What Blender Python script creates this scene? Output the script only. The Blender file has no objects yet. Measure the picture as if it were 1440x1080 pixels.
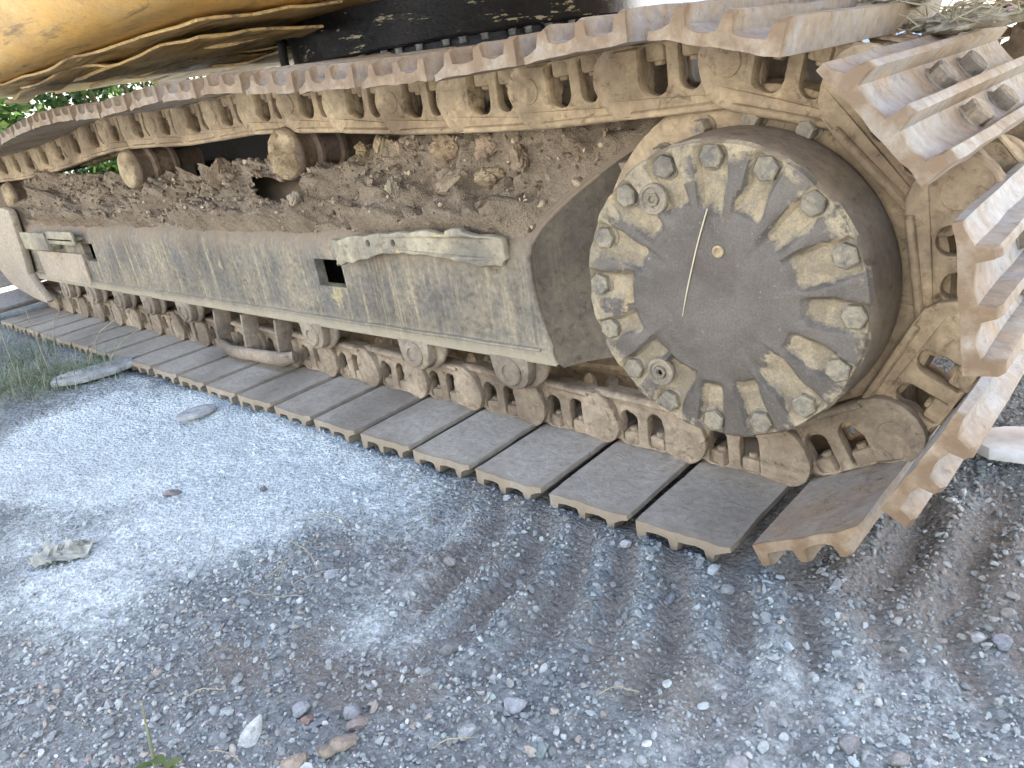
import bpy, bmesh, math, random
import numpy as np
from mathutils import Matrix, Vector, Quaternion

random.seed(7)
RNG = np.random.default_rng(11)
scene = bpy.context.scene
col = scene.collection

# ------------------------------------------------------------------ camera, sky, sun, exposure
CAM = Vector((0.62255, -1.23048, 0.83655))
YAW, PITCH, ROLL, FPX = -0.791572, 0.381223, -0.163984, 1068.93
cam_d = bpy.data.cameras.new('camera')
cam_o = bpy.data.objects.new('camera', cam_d)
col.objects.link(cam_o)
scene.camera = cam_o
fwd = Vector((math.sin(YAW) * math.cos(PITCH), math.cos(YAW) * math.cos(PITCH), -math.sin(PITCH)))
rgt = fwd.cross(Vector((0, 0, 1))).normalized()
upv = rgt.cross(fwd)
r2 = rgt * math.cos(ROLL) + upv * math.sin(ROLL)
u2 = -rgt * math.sin(ROLL) + upv * math.cos(ROLL)
cam_o.matrix_world = Matrix(((r2.x, u2.x, -fwd.x, CAM.x), (r2.y, u2.y, -fwd.y, CAM.y), (r2.z, u2.z, -fwd.z, CAM.z), (0, 0, 0, 1)))
cam_d.sensor_fit = 'HORIZONTAL'
cam_d.sensor_width = 36.0
cam_d.lens = 36.0 * FPX / 1440.0
cam_d.clip_start = 0.02
cam_d.clip_end = 1500

SUN_EL, SUN_AZ = math.radians(47), math.radians(14)      # azimuth measured from +Y towards +X
world = bpy.data.worlds.new('World')
scene.world = world
world.use_nodes = True
wn = world.node_tree
sky = wn.nodes.new('ShaderNodeTexSky')
sky.sky_type = 'NISHITA'
sky.sun_disc = False
sky.sun_elevation = SUN_EL
sky.sun_rotation = SUN_AZ
sky.air_density = 1.0
sky.dust_density = 3.0
sky.ozone_density = 1.0
wn.links.new(sky.outputs[0], wn.nodes['Background'].inputs[0])
wn.nodes['Background'].inputs[1].default_value = 0.15
sun_d = bpy.data.lights.new('sun', 'SUN')
sun_d.energy = 5.0
sun_d.angle = math.radians(0.5)
sun_d.color = (1.0, 0.94, 0.85)
sun_o = bpy.data.objects.new('sun', sun_d)
col.objects.link(sun_o)
sdir = Vector((math.sin(SUN_AZ) * math.cos(SUN_EL), math.cos(SUN_AZ) * math.cos(SUN_EL), math.sin(SUN_EL)))
sun_o.rotation_euler = sdir.to_track_quat('Z', 'Y').to_euler()
sun_o.location = sdir * 30
vs = scene.view_settings
vs.view_transform = 'Standard'
vs.look = 'None'
vs.exposure = 2.7
vs.gamma = 1.0
vs.use_curve_mapping = False
scene.render.engine = 'CYCLES'
scene.cycles.use_denoising = True
scene.cycles.max_bounces = 6
scene.cycles.diffuse_bounces = 4
scene.cycles.caustics_reflective = False
scene.cycles.caustics_refractive = False

# ------------------------------------------------------------------ helpers
def smooth(a, b, x):
    t = np.clip((np.asarray(x, float) - a) / (b - a), 0, 1)
    return t * t * (3 - 2 * t)

class Noise:
    """lattice value noise with smooth interpolation, 2-D"""
    def __init__(s, seed, n=256):
        s.g = np.random.default_rng(seed).random((n, n)).astype(np.float32)
        s.n = n
    def __call__(s, x, y):
        x = np.asarray(x, float); y = np.asarray(y, float)
        xi = np.floor(x).astype(int); yi = np.floor(y).astype(int)
        fx = x - xi; fy = y - yi
        fx = fx * fx * (3 - 2 * fx); fy = fy * fy * (3 - 2 * fy)
        n = s.n
        a = s.g[xi % n, yi % n]; b = s.g[(xi + 1) % n, yi % n]
        c = s.g[xi % n, (yi + 1) % n]; d = s.g[(xi + 1) % n, (yi + 1) % n]
        return (a * (1 - fx) + b * fx) * (1 - fy) + (c * (1 - fx) + d * fx) * fy
    def fbm(s, x, y, oct=4, gain=.5):
        t = 0; a = 1; m = 0
        for k in range(oct):
            t = t + a * s(x * 2 ** k + 17.3 * k, y * 2 ** k + 9.1 * k); m += a; a *= gain
        return t / m
NZ = [Noise(100 + k) for k in range(6)]

def mesh_from(name, verts, faces, mat=None, smooth_deg=None):
    me = bpy.data.meshes.new(name)
    me.from_pydata([tuple(v) for v in verts], [], faces)
    if mat is not None: me.materials.append(mat)
    if smooth_deg is not None: shade(me, smooth_deg)
    me.update()
    return me

def mesh_np(name, V, F, mat=None, smooth_all=False):
    """V (n,3), F (m,k) with constant k, by foreach_set"""
    me = bpy.data.meshes.new(name)
    V = np.ascontiguousarray(V, np.float32); F = np.ascontiguousarray(F, np.int32)
    me.vertices.add(len(V)); me.vertices.foreach_set('co', V.ravel())
    k = F.shape[1]
    me.loops.add(F.size); me.loops.foreach_set('vertex_index', F.ravel())
    me.polygons.add(len(F)); me.polygons.foreach_set('loop_start', np.arange(0, F.size, k, dtype=np.int32))
    me.polygons.foreach_set('use_smooth', np.full(len(F), smooth_all))
    if mat is not None: me.materials.append(mat)
    me.update(calc_edges=True); me.validate()
    return me

def vattr(me, name, arr):
    a = me.attributes.new(name, 'FLOAT', 'POINT'); a.data.foreach_set('value', np.asarray(arr, np.float32).ravel())
def vcol(me, name, arr):
    a = me.attributes.new(name, 'FLOAT_COLOR', 'POINT')
    c = np.ones((len(arr), 4), np.float32); c[:, :3] = arr
    a.data.foreach_set('color', c.ravel())

def shade(me, deg):
    me.polygons.foreach_set('use_smooth', np.ones(len(me.polygons), bool))
    me.set_sharp_from_angle(angle=math.radians(deg))

def bm_mesh(name, bm, mat=None, deg=35):
    bmesh.ops.recalc_face_normals(bm, faces=bm.faces)
    me = bpy.data.meshes.new(name)
    bm.to_mesh(me); bm.free()
    if mat is not None: me.materials.append(mat)
    if deg is not None: shade(me, deg)
    return me

def bm_box(bm, c, s, bev=0.0, rot=None, segs=2):
    r = bmesh.ops.create_cube(bm, size=1.0)
    vs_ = r['verts']
    for v in vs_: v.co = Vector((v.co.x * s[0], v.co.y * s[1], v.co.z * s[2]))
    if bev > 0:
        es = list({e for v in vs_ for e in v.link_edges})
        rr = bmesh.ops.bevel(bm, geom=es, offset=bev, segments=segs, affect='EDGES', profile=.5)
        vs_ = list({v for f in rr['faces'] for v in f.verts} | {v for v in vs_ if v.is_valid})
    for v in vs_:
        co = v.co.copy()
        if rot is not None: co = rot @ co
        v.co = co + Vector(c)
    return vs_

def bm_lathe(bm, prof, seg, axis='Y', center=(0, 0, 0), caps=True, phase=0.0):
    """prof: list of (radius, along axis)"""
    rings = []
    for r, h in prof:
        ring = []
        for k in range(seg):
            a = 2 * math.pi * k / seg + phase
            x, z = r * math.cos(a), r * math.sin(a)
            p = {'Y': (x, h, z), 'Z': (x, z, h), 'X': (h, x, z)}[axis]
            ring.append(bm.verts.new((p[0] + center[0], p[1] + center[1], p[2] + center[2])))
        rings.append(ring)
    for a, b in zip(rings[:-1], rings[1:]):
        for k in range(seg):
            bm.faces.new((a[k], a[(k + 1) % seg], b[(k + 1) % seg], b[k]))
    if caps:
        bm.faces.new(rings[0]); bm.faces.new(rings[-1][::-1])
    return rings

def bm_tube(bm, pts, rad, seg=8):
    pts = [Vector(p) for p in pts]
    if not hasattr(rad, '__len__'): rad = [rad] * len(pts)
    rings = []
    for i, p in enumerate(pts):
        t = (pts[min(i + 1, len(pts) - 1)] - pts[max(i - 1, 0)]).normalized()
        a = t.cross(Vector((0.13, 0.31, 0.94))).normalized(); b = t.cross(a)
        rings.append([bm.verts.new(p + (a * math.cos(2 * math.pi * k / seg) + b * math.sin(2 * math.pi * k / seg)) * rad[i]) for k in range(seg)])
    for a, b in zip(rings[:-1], rings[1:]):
        for k in range(seg): bm.faces.new((a[k], a[(k + 1) % seg], b[(k + 1) % seg], b[k]))
    bm.faces.new(rings[0]); bm.faces.new(rings[-1][::-1])

def plate_mesh(name, outline, holes, y0, y1, bev=.003, mat=None, deg=35):
    """outline and holes in (x, z); extruded from y0 to y1, with bevelled rims"""
    cu = bpy.data.curves.new(name + '_c', 'CURVE')
    cu.dimensions = '2D'; cu.fill_mode = 'BOTH'
    cu.extrude = max((y1 - y0) / 2 - bev, 1e-4); cu.bevel_depth = bev; cu.bevel_resolution = 1; cu.offset = -bev
    for poly in [outline] + list(holes):
        sp = cu.splines.new('POLY'); sp.points.add(len(poly) - 1); sp.use_cyclic_u = True
        for q, pt in zip(sp.points, poly): q.co = (pt[0], pt[1], 0, 1)
    ob = bpy.data.objects.new(name + '_c', cu); col.objects.link(ob)
    dg = bpy.context.evaluated_depsgraph_get()
    me = bpy.data.meshes.new_from_object(ob.evaluated_get(dg))
    bpy.data.objects.remove(ob); bpy.data.curves.remove(cu)
    n = len(me.vertices); co = np.empty(n * 3, np.float32); me.vertices.foreach_get('co', co); co = co.reshape(-1, 3)
    out = np.stack([co[:, 0], (y0 + y1) / 2 - co[:, 2], co[:, 1]], 1)
    me.vertices.foreach_set('co', np.ascontiguousarray(out).ravel())
    me.name = name
    bm = bmesh.new(); bm.from_mesh(me)
    bmesh.ops.remove_doubles(bm, verts=bm.verts, dist=1e-5)
    bmesh.ops.recalc_face_normals(bm, faces=bm.faces)
    bm.to_mesh(me); bm.free()
    me.materials.clear()
    if mat is not None: me.materials.append(mat)
    shade(me, deg); me.update()
    return me

def obj(name, me, parent=None, mat4=None, **props):
    o = bpy.data.objects.new(name, me)
    col.objects.link(o)
    if parent is not None:
        o.parent = parent
        if 'base_inv' in parent: o.matrix_parent_inverse = Matrix.Translation(-parent.location)
    if mat4 is not None: o.matrix_basis = mat4
    for k, v in props.items(): o[k] = v
    return o

def thing_empty(name, loc, label, cat, group=None):
    o = bpy.data.objects.new(name, None); col.objects.link(o)
    o.location = loc; o.empty_display_size = .1
    o['label'] = label; o['category'] = cat
    if group: o['group'] = group
    return o

def arc(cx, cz, r, a0, a1, n):
    return [(cx + r * math.cos(math.radians(a0 + (a1 - a0) * k / (n - 1))), cz + r * math.sin(math.radians(a0 + (a1 - a0) * k / (n - 1)))) for k in range(n)]

# ------------------------------------------------------------------ materials
def nodes_of(name):
    m = bpy.data.materials.new(name); m.use_nodes = True
    nt = m.node_tree
    return m, nt, nt.nodes['Principled BSDF']

class NT:
    def __init__(s, nt): s.nt = nt
    def n(s, t, **kw):
        x = s.nt.nodes.new(t)
        for k, v in kw.items(): setattr(x, k, v)
        return x
    def link(s, a, b): s.nt.links.new(a, b)
    def pos(s, scale=(1, 1, 1)):
        g = s.n('ShaderNodeNewGeometry'); m = s.n('ShaderNodeMapping'); m.inputs['Scale'].default_value = scale
        s.link(g.outputs['Position'], m.inputs['Vector']); return m.outputs[0]
    def noise(s, vec, scale, detail=6, rough=.6, dist=0.0):
        x = s.n('ShaderNodeTexNoise'); x.inputs['Scale'].default_value = scale; x.inputs['Detail'].default_value = detail
        x.inputs['Roughness'].default_value = rough; x.inputs['Distortion'].default_value = dist
        s.link(vec, x.inputs['Vector']); return x.outputs[0]
    def ramp(s, fac, stops):
        x = s.n('ShaderNodeValToRGB'); e = x.color_ramp.elements
        while len(e) < len(stops): e.new(.5)
        for el, (p, c) in zip(e, stops):
            el.position = p; el.color = (c, c, c, 1) if not hasattr(c, '__len__') else (*c, 1)
        s.link(fac, x.inputs[0]); return x.outputs[0]
    def mix(s, fac, a, b, mode='MIX'):
        x = s.n('ShaderNodeMix', data_type='RGBA', blend_type=mode)
        for sock, v in ((x.inputs[0], fac), (x.inputs[6], a), (x.inputs[7], b)):
            if hasattr(v, 'is_linked'): s.link(v, sock)
            elif hasattr(v, '__len__'): sock.default_value = (*v, 1)
            else: sock.default_value = v
        return x.outputs[2]
    def math(s, op, a, b=0.0):
        x = s.n('ShaderNodeMath', operation=op)
        for sock, v in ((x.inputs[0], a), (x.inputs[1], b)):
            if hasattr(v, 'is_linked'): s.link(v, sock)
            else: sock.default_value = v
        return x.outputs[0]
    def bump(s, h, strength, dist, bsdf, prev=None):
        x = s.n('ShaderNodeBump'); x.inputs['Strength'].default_value = strength; x.inputs['Distance'].default_value = dist
        s.link(h, x.inputs['Height'])
        if prev is not None: s.link(prev, x.inputs['Normal'])
        s.link(x.outputs[0], bsdf.inputs['Normal']); return x.outputs[0]

def edge_mix(m, c, lo=.25, hi=.75, fac=.85):
    nt = m.node_tree; N = NT(nt); b = nt.nodes['Principled BSDF']
    src = b.inputs['Base Color'].links[0].from_socket
    e = N.n('ShaderNodeAttribute', attribute_name='edge').outputs['Fac']
    n = N.noise(N.pos(), 22, 6, .65)
    f = N.math('ADD', e, N.math('MULTIPLY', N.math('SUBTRACT', n, .5), 2.0))
    N.link(N.mix(N.ramp(f, [(lo, 0.0), (hi, fac)]), src, c), b.inputs['Base Color'])

def dusty(name, base, dust, dark, dust_lo=.42, dust_hi=.62, scale=7.0, rough=.85, metal=0.0, streak=None, up=0.25, chips=None, fine=60, bump=.5, var=.10, speck=.75):
    """worn steel with dust in patches; base = exposed surface, dust = dry mud film, dark = oily / rusty stain"""
    m, nt, b = nodes_of(name); N = NT(nt)
    p = N.pos()
    n1 = N.noise(p, scale, 8, .62, .4)
    n2 = N.noise(p, scale * 4.7, 6, .65)
    n3 = N.noise(p, fine, 4, .6)
    n4 = N.noise(p, scale * .45, 3, .5)
    f = N.math('ADD', N.math('MULTIPLY', n1, .65), N.math('MULTIPLY', n2, .35))
    geo = N.n('ShaderNodeNewGeometry'); sx = N.n('ShaderNodeSeparateXYZ'); N.link(geo.outputs['Normal'], sx.inputs[0])
    upz = N.math('MULTIPLY', N.math('MAXIMUM', sx.outputs[2], 0.0), up)
    f = N.math('ADD', f, N.math('MULTIPLY', upz, .35))
    fac = N.ramp(f, [(dust_lo, 0.0), (dust_hi, 1.0)])
    c = N.mix(fac, base, dust)
    c = N.mix(N.ramp(n4, [(.45, 0.0), (.66, .85)]), c, dark)
    if streak is not None:
        ps = N.pos((1, 1, .045))
        st = N.noise(ps, streak[1], 5, .7)
        c = N.mix(N.ramp(st, [(.52, 0.0), (.68, .75)]), c, streak[0])
        st2 = N.noise(N.pos((1.0, 1.0, .07)), streak[1] * .5, 4, .7)
        c = N.mix(N.ramp(st2, [(.52, 0.0), (.68, .55)]), c, streak[2])
        c = N.mix(N.ramp(N.noise(p, 1.6, 5, .6, .5), [(.42, .0), (.62, .75)]), c, N.mix(1.0, c, (.72, .73, .74), 'MULTIPLY'))
    if chips is not None:
        ch = N.noise(p, chips[1], 5, .7)
        c = N.mix(N.ramp(ch, [(chips[2], 0.0), (chips[2] + .03, 1.0)]), c, chips[0])
    c = N.mix(N.ramp(n3, [(.3, 0.0), (.7, 1.0)]), N.mix(1.0, c, (1 - var * 2.4,) * 3, 'MULTIPLY'), N.mix(1.0, c, (1 + var,) * 3, 'MULTIPLY'))
    n5 = N.noise(p, 38, 8, .75, .6); n6 = N.noise(p, 17, 8, .7, 1.0)
    c = N.mix(N.ramp(n5, [(.54, 0.0), (.66, speck)]), c, N.mix(1.0, c, (.48, .45, .42), 'MULTIPLY'))
    c = N.mix(N.ramp(n6, [(.56, 0.0), (.70, speck)]), c, N.mix(1.0, c, (1.38, 1.34, 1.28), 'MULTIPLY'))
    N.link(c, b.inputs['Base Color'])
    N.link(N.ramp(fac, [(0.0, rough - .25), (1.0, min(1, rough + .1))]), b.inputs['Roughness'])
    b.inputs['Metallic'].default_value = metal
    b.inputs['Specular IOR Level'].default_value = .3
    h = N.math('ADD', N.math('ADD', N.math('MULTIPLY', n2, .6), N.math('MULTIPLY', n3, .4)), N.math('MULTIPLY', n5, .9))
    N.bump(h, bump, .008, b)
    return m

TAN = (.34, .255, .165); TAN2 = (.40, .31, .20); BROWN = (.15, .098, .06); STEEL = (.15, .15, .15)
M = {}
M['link'] = dusty('dusty_link_steel', (.29, .21, .128), (.49, .365, .225), (.165, .11, .066), .40, .60, 9, up=.15, speck=1.0)
M['link_low'] = dusty('muddy_link_steel', (.23, .175, .12), (.41, .325, .225), (.13, .095, .065), .40, .62, 9, up=.1, speck=1.0)
M['shoe_top'] = dusty('weathered_shoe_steel', (.34, .32, .30), (.44, .34, .24), (.28, .19, .115), .45, .62, 8, up=-.1, rough=.75)
M['shoe_low'] = dusty('dusty_shoe_steel', (.30, .255, .20), (.42, .37, .30), (.21, .175, .135), .38, .66, 5, up=.25, var=.07, speck=.5)
def dirt_bands(m):
    nt = m.node_tree; N = NT(nt); b = nt.nodes['Principled BSDF']
    src = b.inputs['Base Color'].links[0].from_socket
    g = N.n('ShaderNodeNewGeometry'); sp = N.n('ShaderNodeSeparateXYZ'); N.link(g.outputs['Position'], sp.inputs[0])
    nz = N.math('MULTIPLY', N.math('SUBTRACT', N.noise(N.pos((1, 1, .3)), 14, 6, .65), .5), .16)
    z = N.math('ADD', sp.outputs[2], nz)
    c = N.mix(N.ramp(z, [(.425, 0.0), (.515, .85)]), src, (.225, .165, .11))
    zl = N.math('ADD', sp.outputs[2], N.math('MULTIPLY', nz, .25))
    c = N.mix(N.ramp(zl, [(.240, .75), (.275, .0)]), c, (.36, .30, .205))
    N.link(c, b.inputs['Base Color'])
edge_mix(M['shoe_top'], (.30, .215, .12), .05, 1.3, .8)
edge_mix(M['shoe_top'], (.17, .105, .06), .55, 1.5, .8)
edge_mix(M['shoe_low'], (.28, .215, .14), .35, 1.2, .75)
M['frame'] = dusty('streaked_frame_paint', (.19, .168, .135), (.34, .28, .19), (.135, .115, .09), .42, .60, 6, streak=((.46, .375, .235), 44, (.09, .08, .065)), up=.1, chips=((.36, .29, .16), 4.5, .66), var=.16)
dirt_bands(M['frame'])
M['frame_end'] = dusty('frame_end_plate', (.15, .125, .092), (.27, .21, .145), (.10, .085, .068), .42, .66, 6, streak=((.23, .18, .125), 24, (.08, .068, .055)))
M['guard'] = dusty('chalky_guard_plate', (.27, .225, .15), (.44, .375, .255), (.17, .15, .12), .38, .58, 12, up=.1, chips=((.50, .38, .15), 9, .62))
M['idler'] = dusty('sandy_idler_guard', (.40, .32, .23), (.50, .40, .29), (.33, .27, .2), .40, .62, 5)
M['roller'] = dusty('roller_steel', (.21, .165, .12), (.35, .28, .20), (.13, .10, .075), .40, .60, 10)
M['carrier'] = dusty('carrier_roller_steel', (.15, .10, .065), (.23, .16, .105), (.08, .06, .05), .42, .62, 9, rough=.7)
M['caked'] = dusty('caked_tan_mud', (.36, .26, .145), (.52, .40, .24), (.22, .15, .085), .40, .55, 26, bump=1.0, fine=90)
M['hub_wall'] = dusty('hub_wall_steel', (.16, .125, .092), (.27, .205, .14), (.115, .095, .075), .42, .64, 5, rough=.7, bump=.3)
M['bolt'] = dusty('greasy_bolt_head', (.15, .135, .11), (.31, .26, .18), (.12, .105, .085), .38, .54, 30, rough=.65, fine=160)
M['bolt_dust'] = dusty('dusty_bolt_head', (.24, .20, .15), (.38, .30, .20), (.16, .13, .10), .40, .6, 30, fine=160)
M['yellow'] = dusty('scuffed_yellow_paint', (.74, .42, .11), (.66, .44, .19), (.36, .22, .10), .46, .66, 3.0, rough=.55, chips=((.14, .10, .075), 5.5, .645), up=0, bump=.25, var=.06, speck=.35)
def scratch(m, stops, c, scale, sc=(1, 7, 7), amt=.8):
    nt = m.node_tree; N = NT(nt); b = nt.nodes['Principled BSDF']
    src = b.inputs['Base Color'].links[0].from_socket
    n = N.noise(N.pos(sc), scale, 6, .72, .3)
    N.link(N.mix(N.ramp(n, [(stops[0], 0.0), (stops[1], amt)]), src, c), b.inputs['Base Color'])
scratch(M['yellow'], (.55, .66), (.20, .13, .075), 3.2)
scratch(M['yellow'], (.60, .68), (.72, .52, .26), 6.0, (1.5, 5, 5), .6)
M['belly'] = dusty('scraped_belly_plate', (.54, .34, .13), (.68, .47, .21), (.16, .115, .08), .40, .60, 3.5, rough=.6, up=0, streak=None, chips=((.09, .07, .06), 4.0, .63))
scratch(M['belly'], (.50, .62), (.11, .08, .06), 3.0, (.7, 8, 8), .85)
scratch(M['belly'], (.56, .66), (.66, .50, .28), 5.0, (.7, 9, 9), .7)
M['black'] = dusty('black_scuffed_paint', (.022, .021, .022), (.05, .044, .04), (.012, .012, .014), .5, .7, 6, rough=.55, up=0, chips=((.48, .42, .28), 8, .60), bump=.3)
for n_ in M['black'].node_tree.nodes:
    if n_.type == 'TEX_NOISE' and abs(n_.inputs['Scale'].default_value - 8) < .01:
        mp_ = M['black'].node_tree.nodes.new('ShaderNodeMapping'); mp_.inputs['Scale'].default_value = (1, 1, 5)
        ge_ = M['black'].node_tree.nodes.new('ShaderNodeNewGeometry')
        M['black'].node_tree.links.new(ge_.outputs['Position'], mp_.inputs['Vector']); M['black'].node_tree.links.new(mp_.outputs[0], n_.inputs['Vector'])
M['ring'] = dusty('oily_slew_ring', (.018, .020, .026), (.045, .045, .05), (.010, .011, .014), .5, .7, 6, rough=.5, up=0)
M['dark'] = dusty('dark_undercarriage', (.035, .032, .03), (.075, .06, .045), (.02, .02, .02), .45, .68, 4)
M['glass'] = dusty('tinted_cab_glass', (.03, .04, .045), (.05, .06, .06), (.02, .02, .02), .6, .9, 2, rough=.3, bump=.05)

def hub_material():
    m, nt, b = nodes_of('final_drive_cover'); N = NT(nt)
    p = N.pos()
    a = N.n('ShaderNodeAttribute', attribute_name='mud').outputs['Fac']
    n1 = N.noise(p, 14, 8, .65, .5); n2 = N.noise(p, 70, 6, .65); n3 = N.noise(p, 260, 3, .6)
    face = N.mix(N.ramp(n1, [(.38, 0.0), (.66, 1.0)]), (.086, .070, .055), (.124, .102, .081))
    # fine circular and crossing scratches
    sc1 = N.noise(N.pos((1, 1, 14)), 22, 4, .8); sc2 = N.noise(N.pos((14, 1, 1)), 22, 4, .8)
    face = N.mix(N.ramp(sc1, [(.60, 0.0), (.70, .35)]), face, (.24, .22, .19))
    face = N.mix(N.ramp(sc2, [(.60, 0.0), (.70, .35)]), face, (.22, .21, .19))
    film = N.noise(p, 5.5, 6, .6, .6)
    face = N.mix(N.ramp(film, [(.44, 0.0), (.64, .6)]), face, (.17, .145, .115))
    face = N.mix(N.ramp(N.noise(p, 120, 3, .6), [(.68, 0.0), (.73, .7)]), face, (.33, .30, .25))
    mud = N.mix(N.ramp(n1, [(.42, 0.0), (.60, 1.0)]), (.22, .175, .115), (.37, .295, .185))
    mud = N.mix(N.ramp(n2, [(.52, 0.0), (.62, .6)]), mud, (.20, .175, .14))
    mud = N.mix(N.ramp(N.noise(p, 9, 4, .6), [(.63, 0.0), (.69, .6)]), mud, (.44, .32, .15))
    f = N.math('ADD', a, N.math('MULTIPLY', N.math('SUBTRACT', N.math('ADD', N.math('MULTIPLY', n1, .6), N.math('MULTIPLY', n2, .4)), .5), 3.0))
    fac = N.ramp(f, [(.40, 0.0), (.60, 1.0)])
    c = N.mix(fac, face, mud)
    c = N.mix(N.ramp(n3, [(.3, 0.0), (.7, 1.0)]), N.mix(1.0, c, (.80,) * 3, 'MULTIPLY'), N.mix(1.0, c, (1.12,) * 3, 'MULTIPLY'))
    N.link(c, b.inputs['Base Color'])
    N.link(N.ramp(fac, [(0.0, .55), (1.0, .95)]), b.inputs['Roughness'])
    b.inputs['Specular IOR Level'].default_value = .35
    N.bump(N.math('ADD', N.math('MULTIPLY', n2, .5), N.math('MULTIPLY', fac, .6)), .5, .004, b)
    return m
M['hub'] = hub_material()

def plain(name, c, rough=.9, c2=None, scale=20, bump=0.0):
    m, nt, b = nodes_of(name); N = NT(nt)
    n = N.noise(N.pos(), scale, 6, .65)
    N.link(N.mix(N.ramp(n, [(.35, 0.0), (.65, 1.0)]), c, c2 or tuple(x * .7 for x in c)), b.inputs['Base Color'])
    b.inputs['Roughness'].default_value = rough
    b.inputs['Specular IOR Level'].default_value = .25
    if bump: N.bump(n, bump, .01, b)
    return m

def soil_material():
    m, nt, b = nodes_of('packed_soil'); N = NT(nt); p = N.pos()
    n1 = N.noise(p, 8, 8, .65); n2 = N.noise(p, 55, 8, .7); n3 = N.noise(p, 240, 4, .7)
    c = N.mix(N.ramp(n1, [(.36, 0.0), (.62, 1.0)]), (.235, .175, .122), (.42, .325, .225))
    c = N.mix(N.ramp(n2, [(.45, 0.0), (.7, .9)]), c, (.50, .40, .28))
    c = N.mix(N.ramp(n3, [(.50, 0.0), (.62, .5)]), c, (.12, .085, .06))
    N.link(c, b.inputs['Base Color']); b.inputs['Roughness'].default_value = 1.0
    b.inputs['Specular IOR Level'].default_value = .1
    N.bump(N.math('ADD', n2, N.math('MULTIPLY', n3, .6)), 1.0, .016, b)
    return m
M['soil'] = soil_material()
M['clod'] = plain('dry_clay_clod', (.36, .25, .14), 1.0, (.20, .14, .085), 30, .8)
M['clod_dark'] = plain('dark_crumb', (.20, .15, .10), 1.0, (.11, .08, .055), 30, .8)
M['straw'] = plain('dry_straw', (.38, .34, .23), .9, (.24, .21, .14), 40)
M['leaf_green'] = plain('weed_leaf', (.06, .095, .03), .85, (.10, .12, .045), 30)

def attr_col(name, rough=.95, bump=.5, scale=120, dusty_amt=0.0):
    m, nt, b = nodes_of(name); N = NT(nt)
    a = N.n('ShaderNodeAttribute', attribute_name='Col').outputs['Color']
    p = N.pos(); n1 = N.noise(p, scale, 5, .65); n2 = N.noise(p, 30, 5, .65)
    c = N.mix(N.ramp(n1, [(.3, 0.0), (.7, 1.0)]), N.mix(1.0, a, (.72,) * 3, 'MULTIPLY'), N.mix(1.0, a, (1.2,) * 3, 'MULTIPLY'))
    N.link(c, b.inputs['Base Color']); b.inputs['Roughness'].default_value = rough
    b.inputs['Specular IOR Level'].default_value = .2
    N.bump(n1, bump, .004, b)
    return m
M['stone'] = attr_col('gravel_stone')

def ground_material():
    m, nt, b = nodes_of('gravel_ground'); N = NT(nt); p = N.pos()
    du = N.n('ShaderNodeAttribute', attribute_name='dust').outputs['Fac']
    so = N.n('ShaderNodeAttribute', attribute_name='soil').outputs['Fac']
    n1 = N.noise(p, 6, 8, .65); n2 = N.noise(p, 45, 8, .7); n3 = N.noise(p, 220, 6, .7)
    vo = N.n('ShaderNodeTexVoronoi'); vo.inputs['Scale'].default_value = 95; N.link(p, vo.inputs['Vector'])
    vo2 = N.n('ShaderNodeTexVoronoi'); vo2.inputs['Scale'].default_value = 210; N.link(p, vo2.inputs['Vector'])
    grav = N.mix(N.ramp(vo.outputs['Color'], [(.1, 0.0), (.9, 1.0)]), (.175, .188, .182), (.345, .36, .348))
    grav = N.mix(N.ramp(n1, [(.46, 0.0), (.64, .45)]), grav, (.18, .172, .155))
    soil = N.mix(N.ramp(n2, [(.35, 0.0), (.68, 1.0)]), (.19, .172, .148), (.285, .262, .228))
    soil = N.mix(N.ramp(vo2.outputs['Color'], [(.6, 0.0), (.85, .5)]), soil, (.33, .32, .29))
    dst = N.mix(N.ramp(n2, [(.34, 0.0), (.66, 1.0)]), (.50, .54, .525), (.76, .81, .79))
    k = N.math('MULTIPLY', N.math('SUBTRACT', n2, .5), 1.6)
    c = N.mix(N.ramp(N.math('ADD', so, k), [(.3, 0.0), (.62, 1.0)]), grav, soil)
    k2 = N.math('MULTIPLY', N.math('SUBTRACT', N.math('ADD', N.math('MULTIPLY', n2, .5), N.math('MULTIPLY', n1, .5)), .5), 2.2)
    c = N.mix(N.ramp(N.math('ADD', du, k2), [(.22, 0.0), (.75, 1.0)]), c, dst)
    c = N.mix(N.ramp(n3, [(.32, 0.0), (.68, 1.0)]), N.mix(1.0, c, (.68,) * 3, 'MULTIPLY'), N.mix(1.0, c, (1.22,) * 3, 'MULTIPLY'))
    N.link(c, b.inputs['Base Color']); b.inputs['Roughness'].default_value = 1.0
    b.inputs['Specular IOR Level'].default_value = .1
    h = N.math('SUBTRACT', N.math('ADD', N.math('MULTIPLY', n3, .5), n2), N.math('MULTIPLY', vo.outputs['Distance'], .8))
    N.bump(h, .9, .012, b)
    return m
M['ground'] = ground_material()

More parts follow.
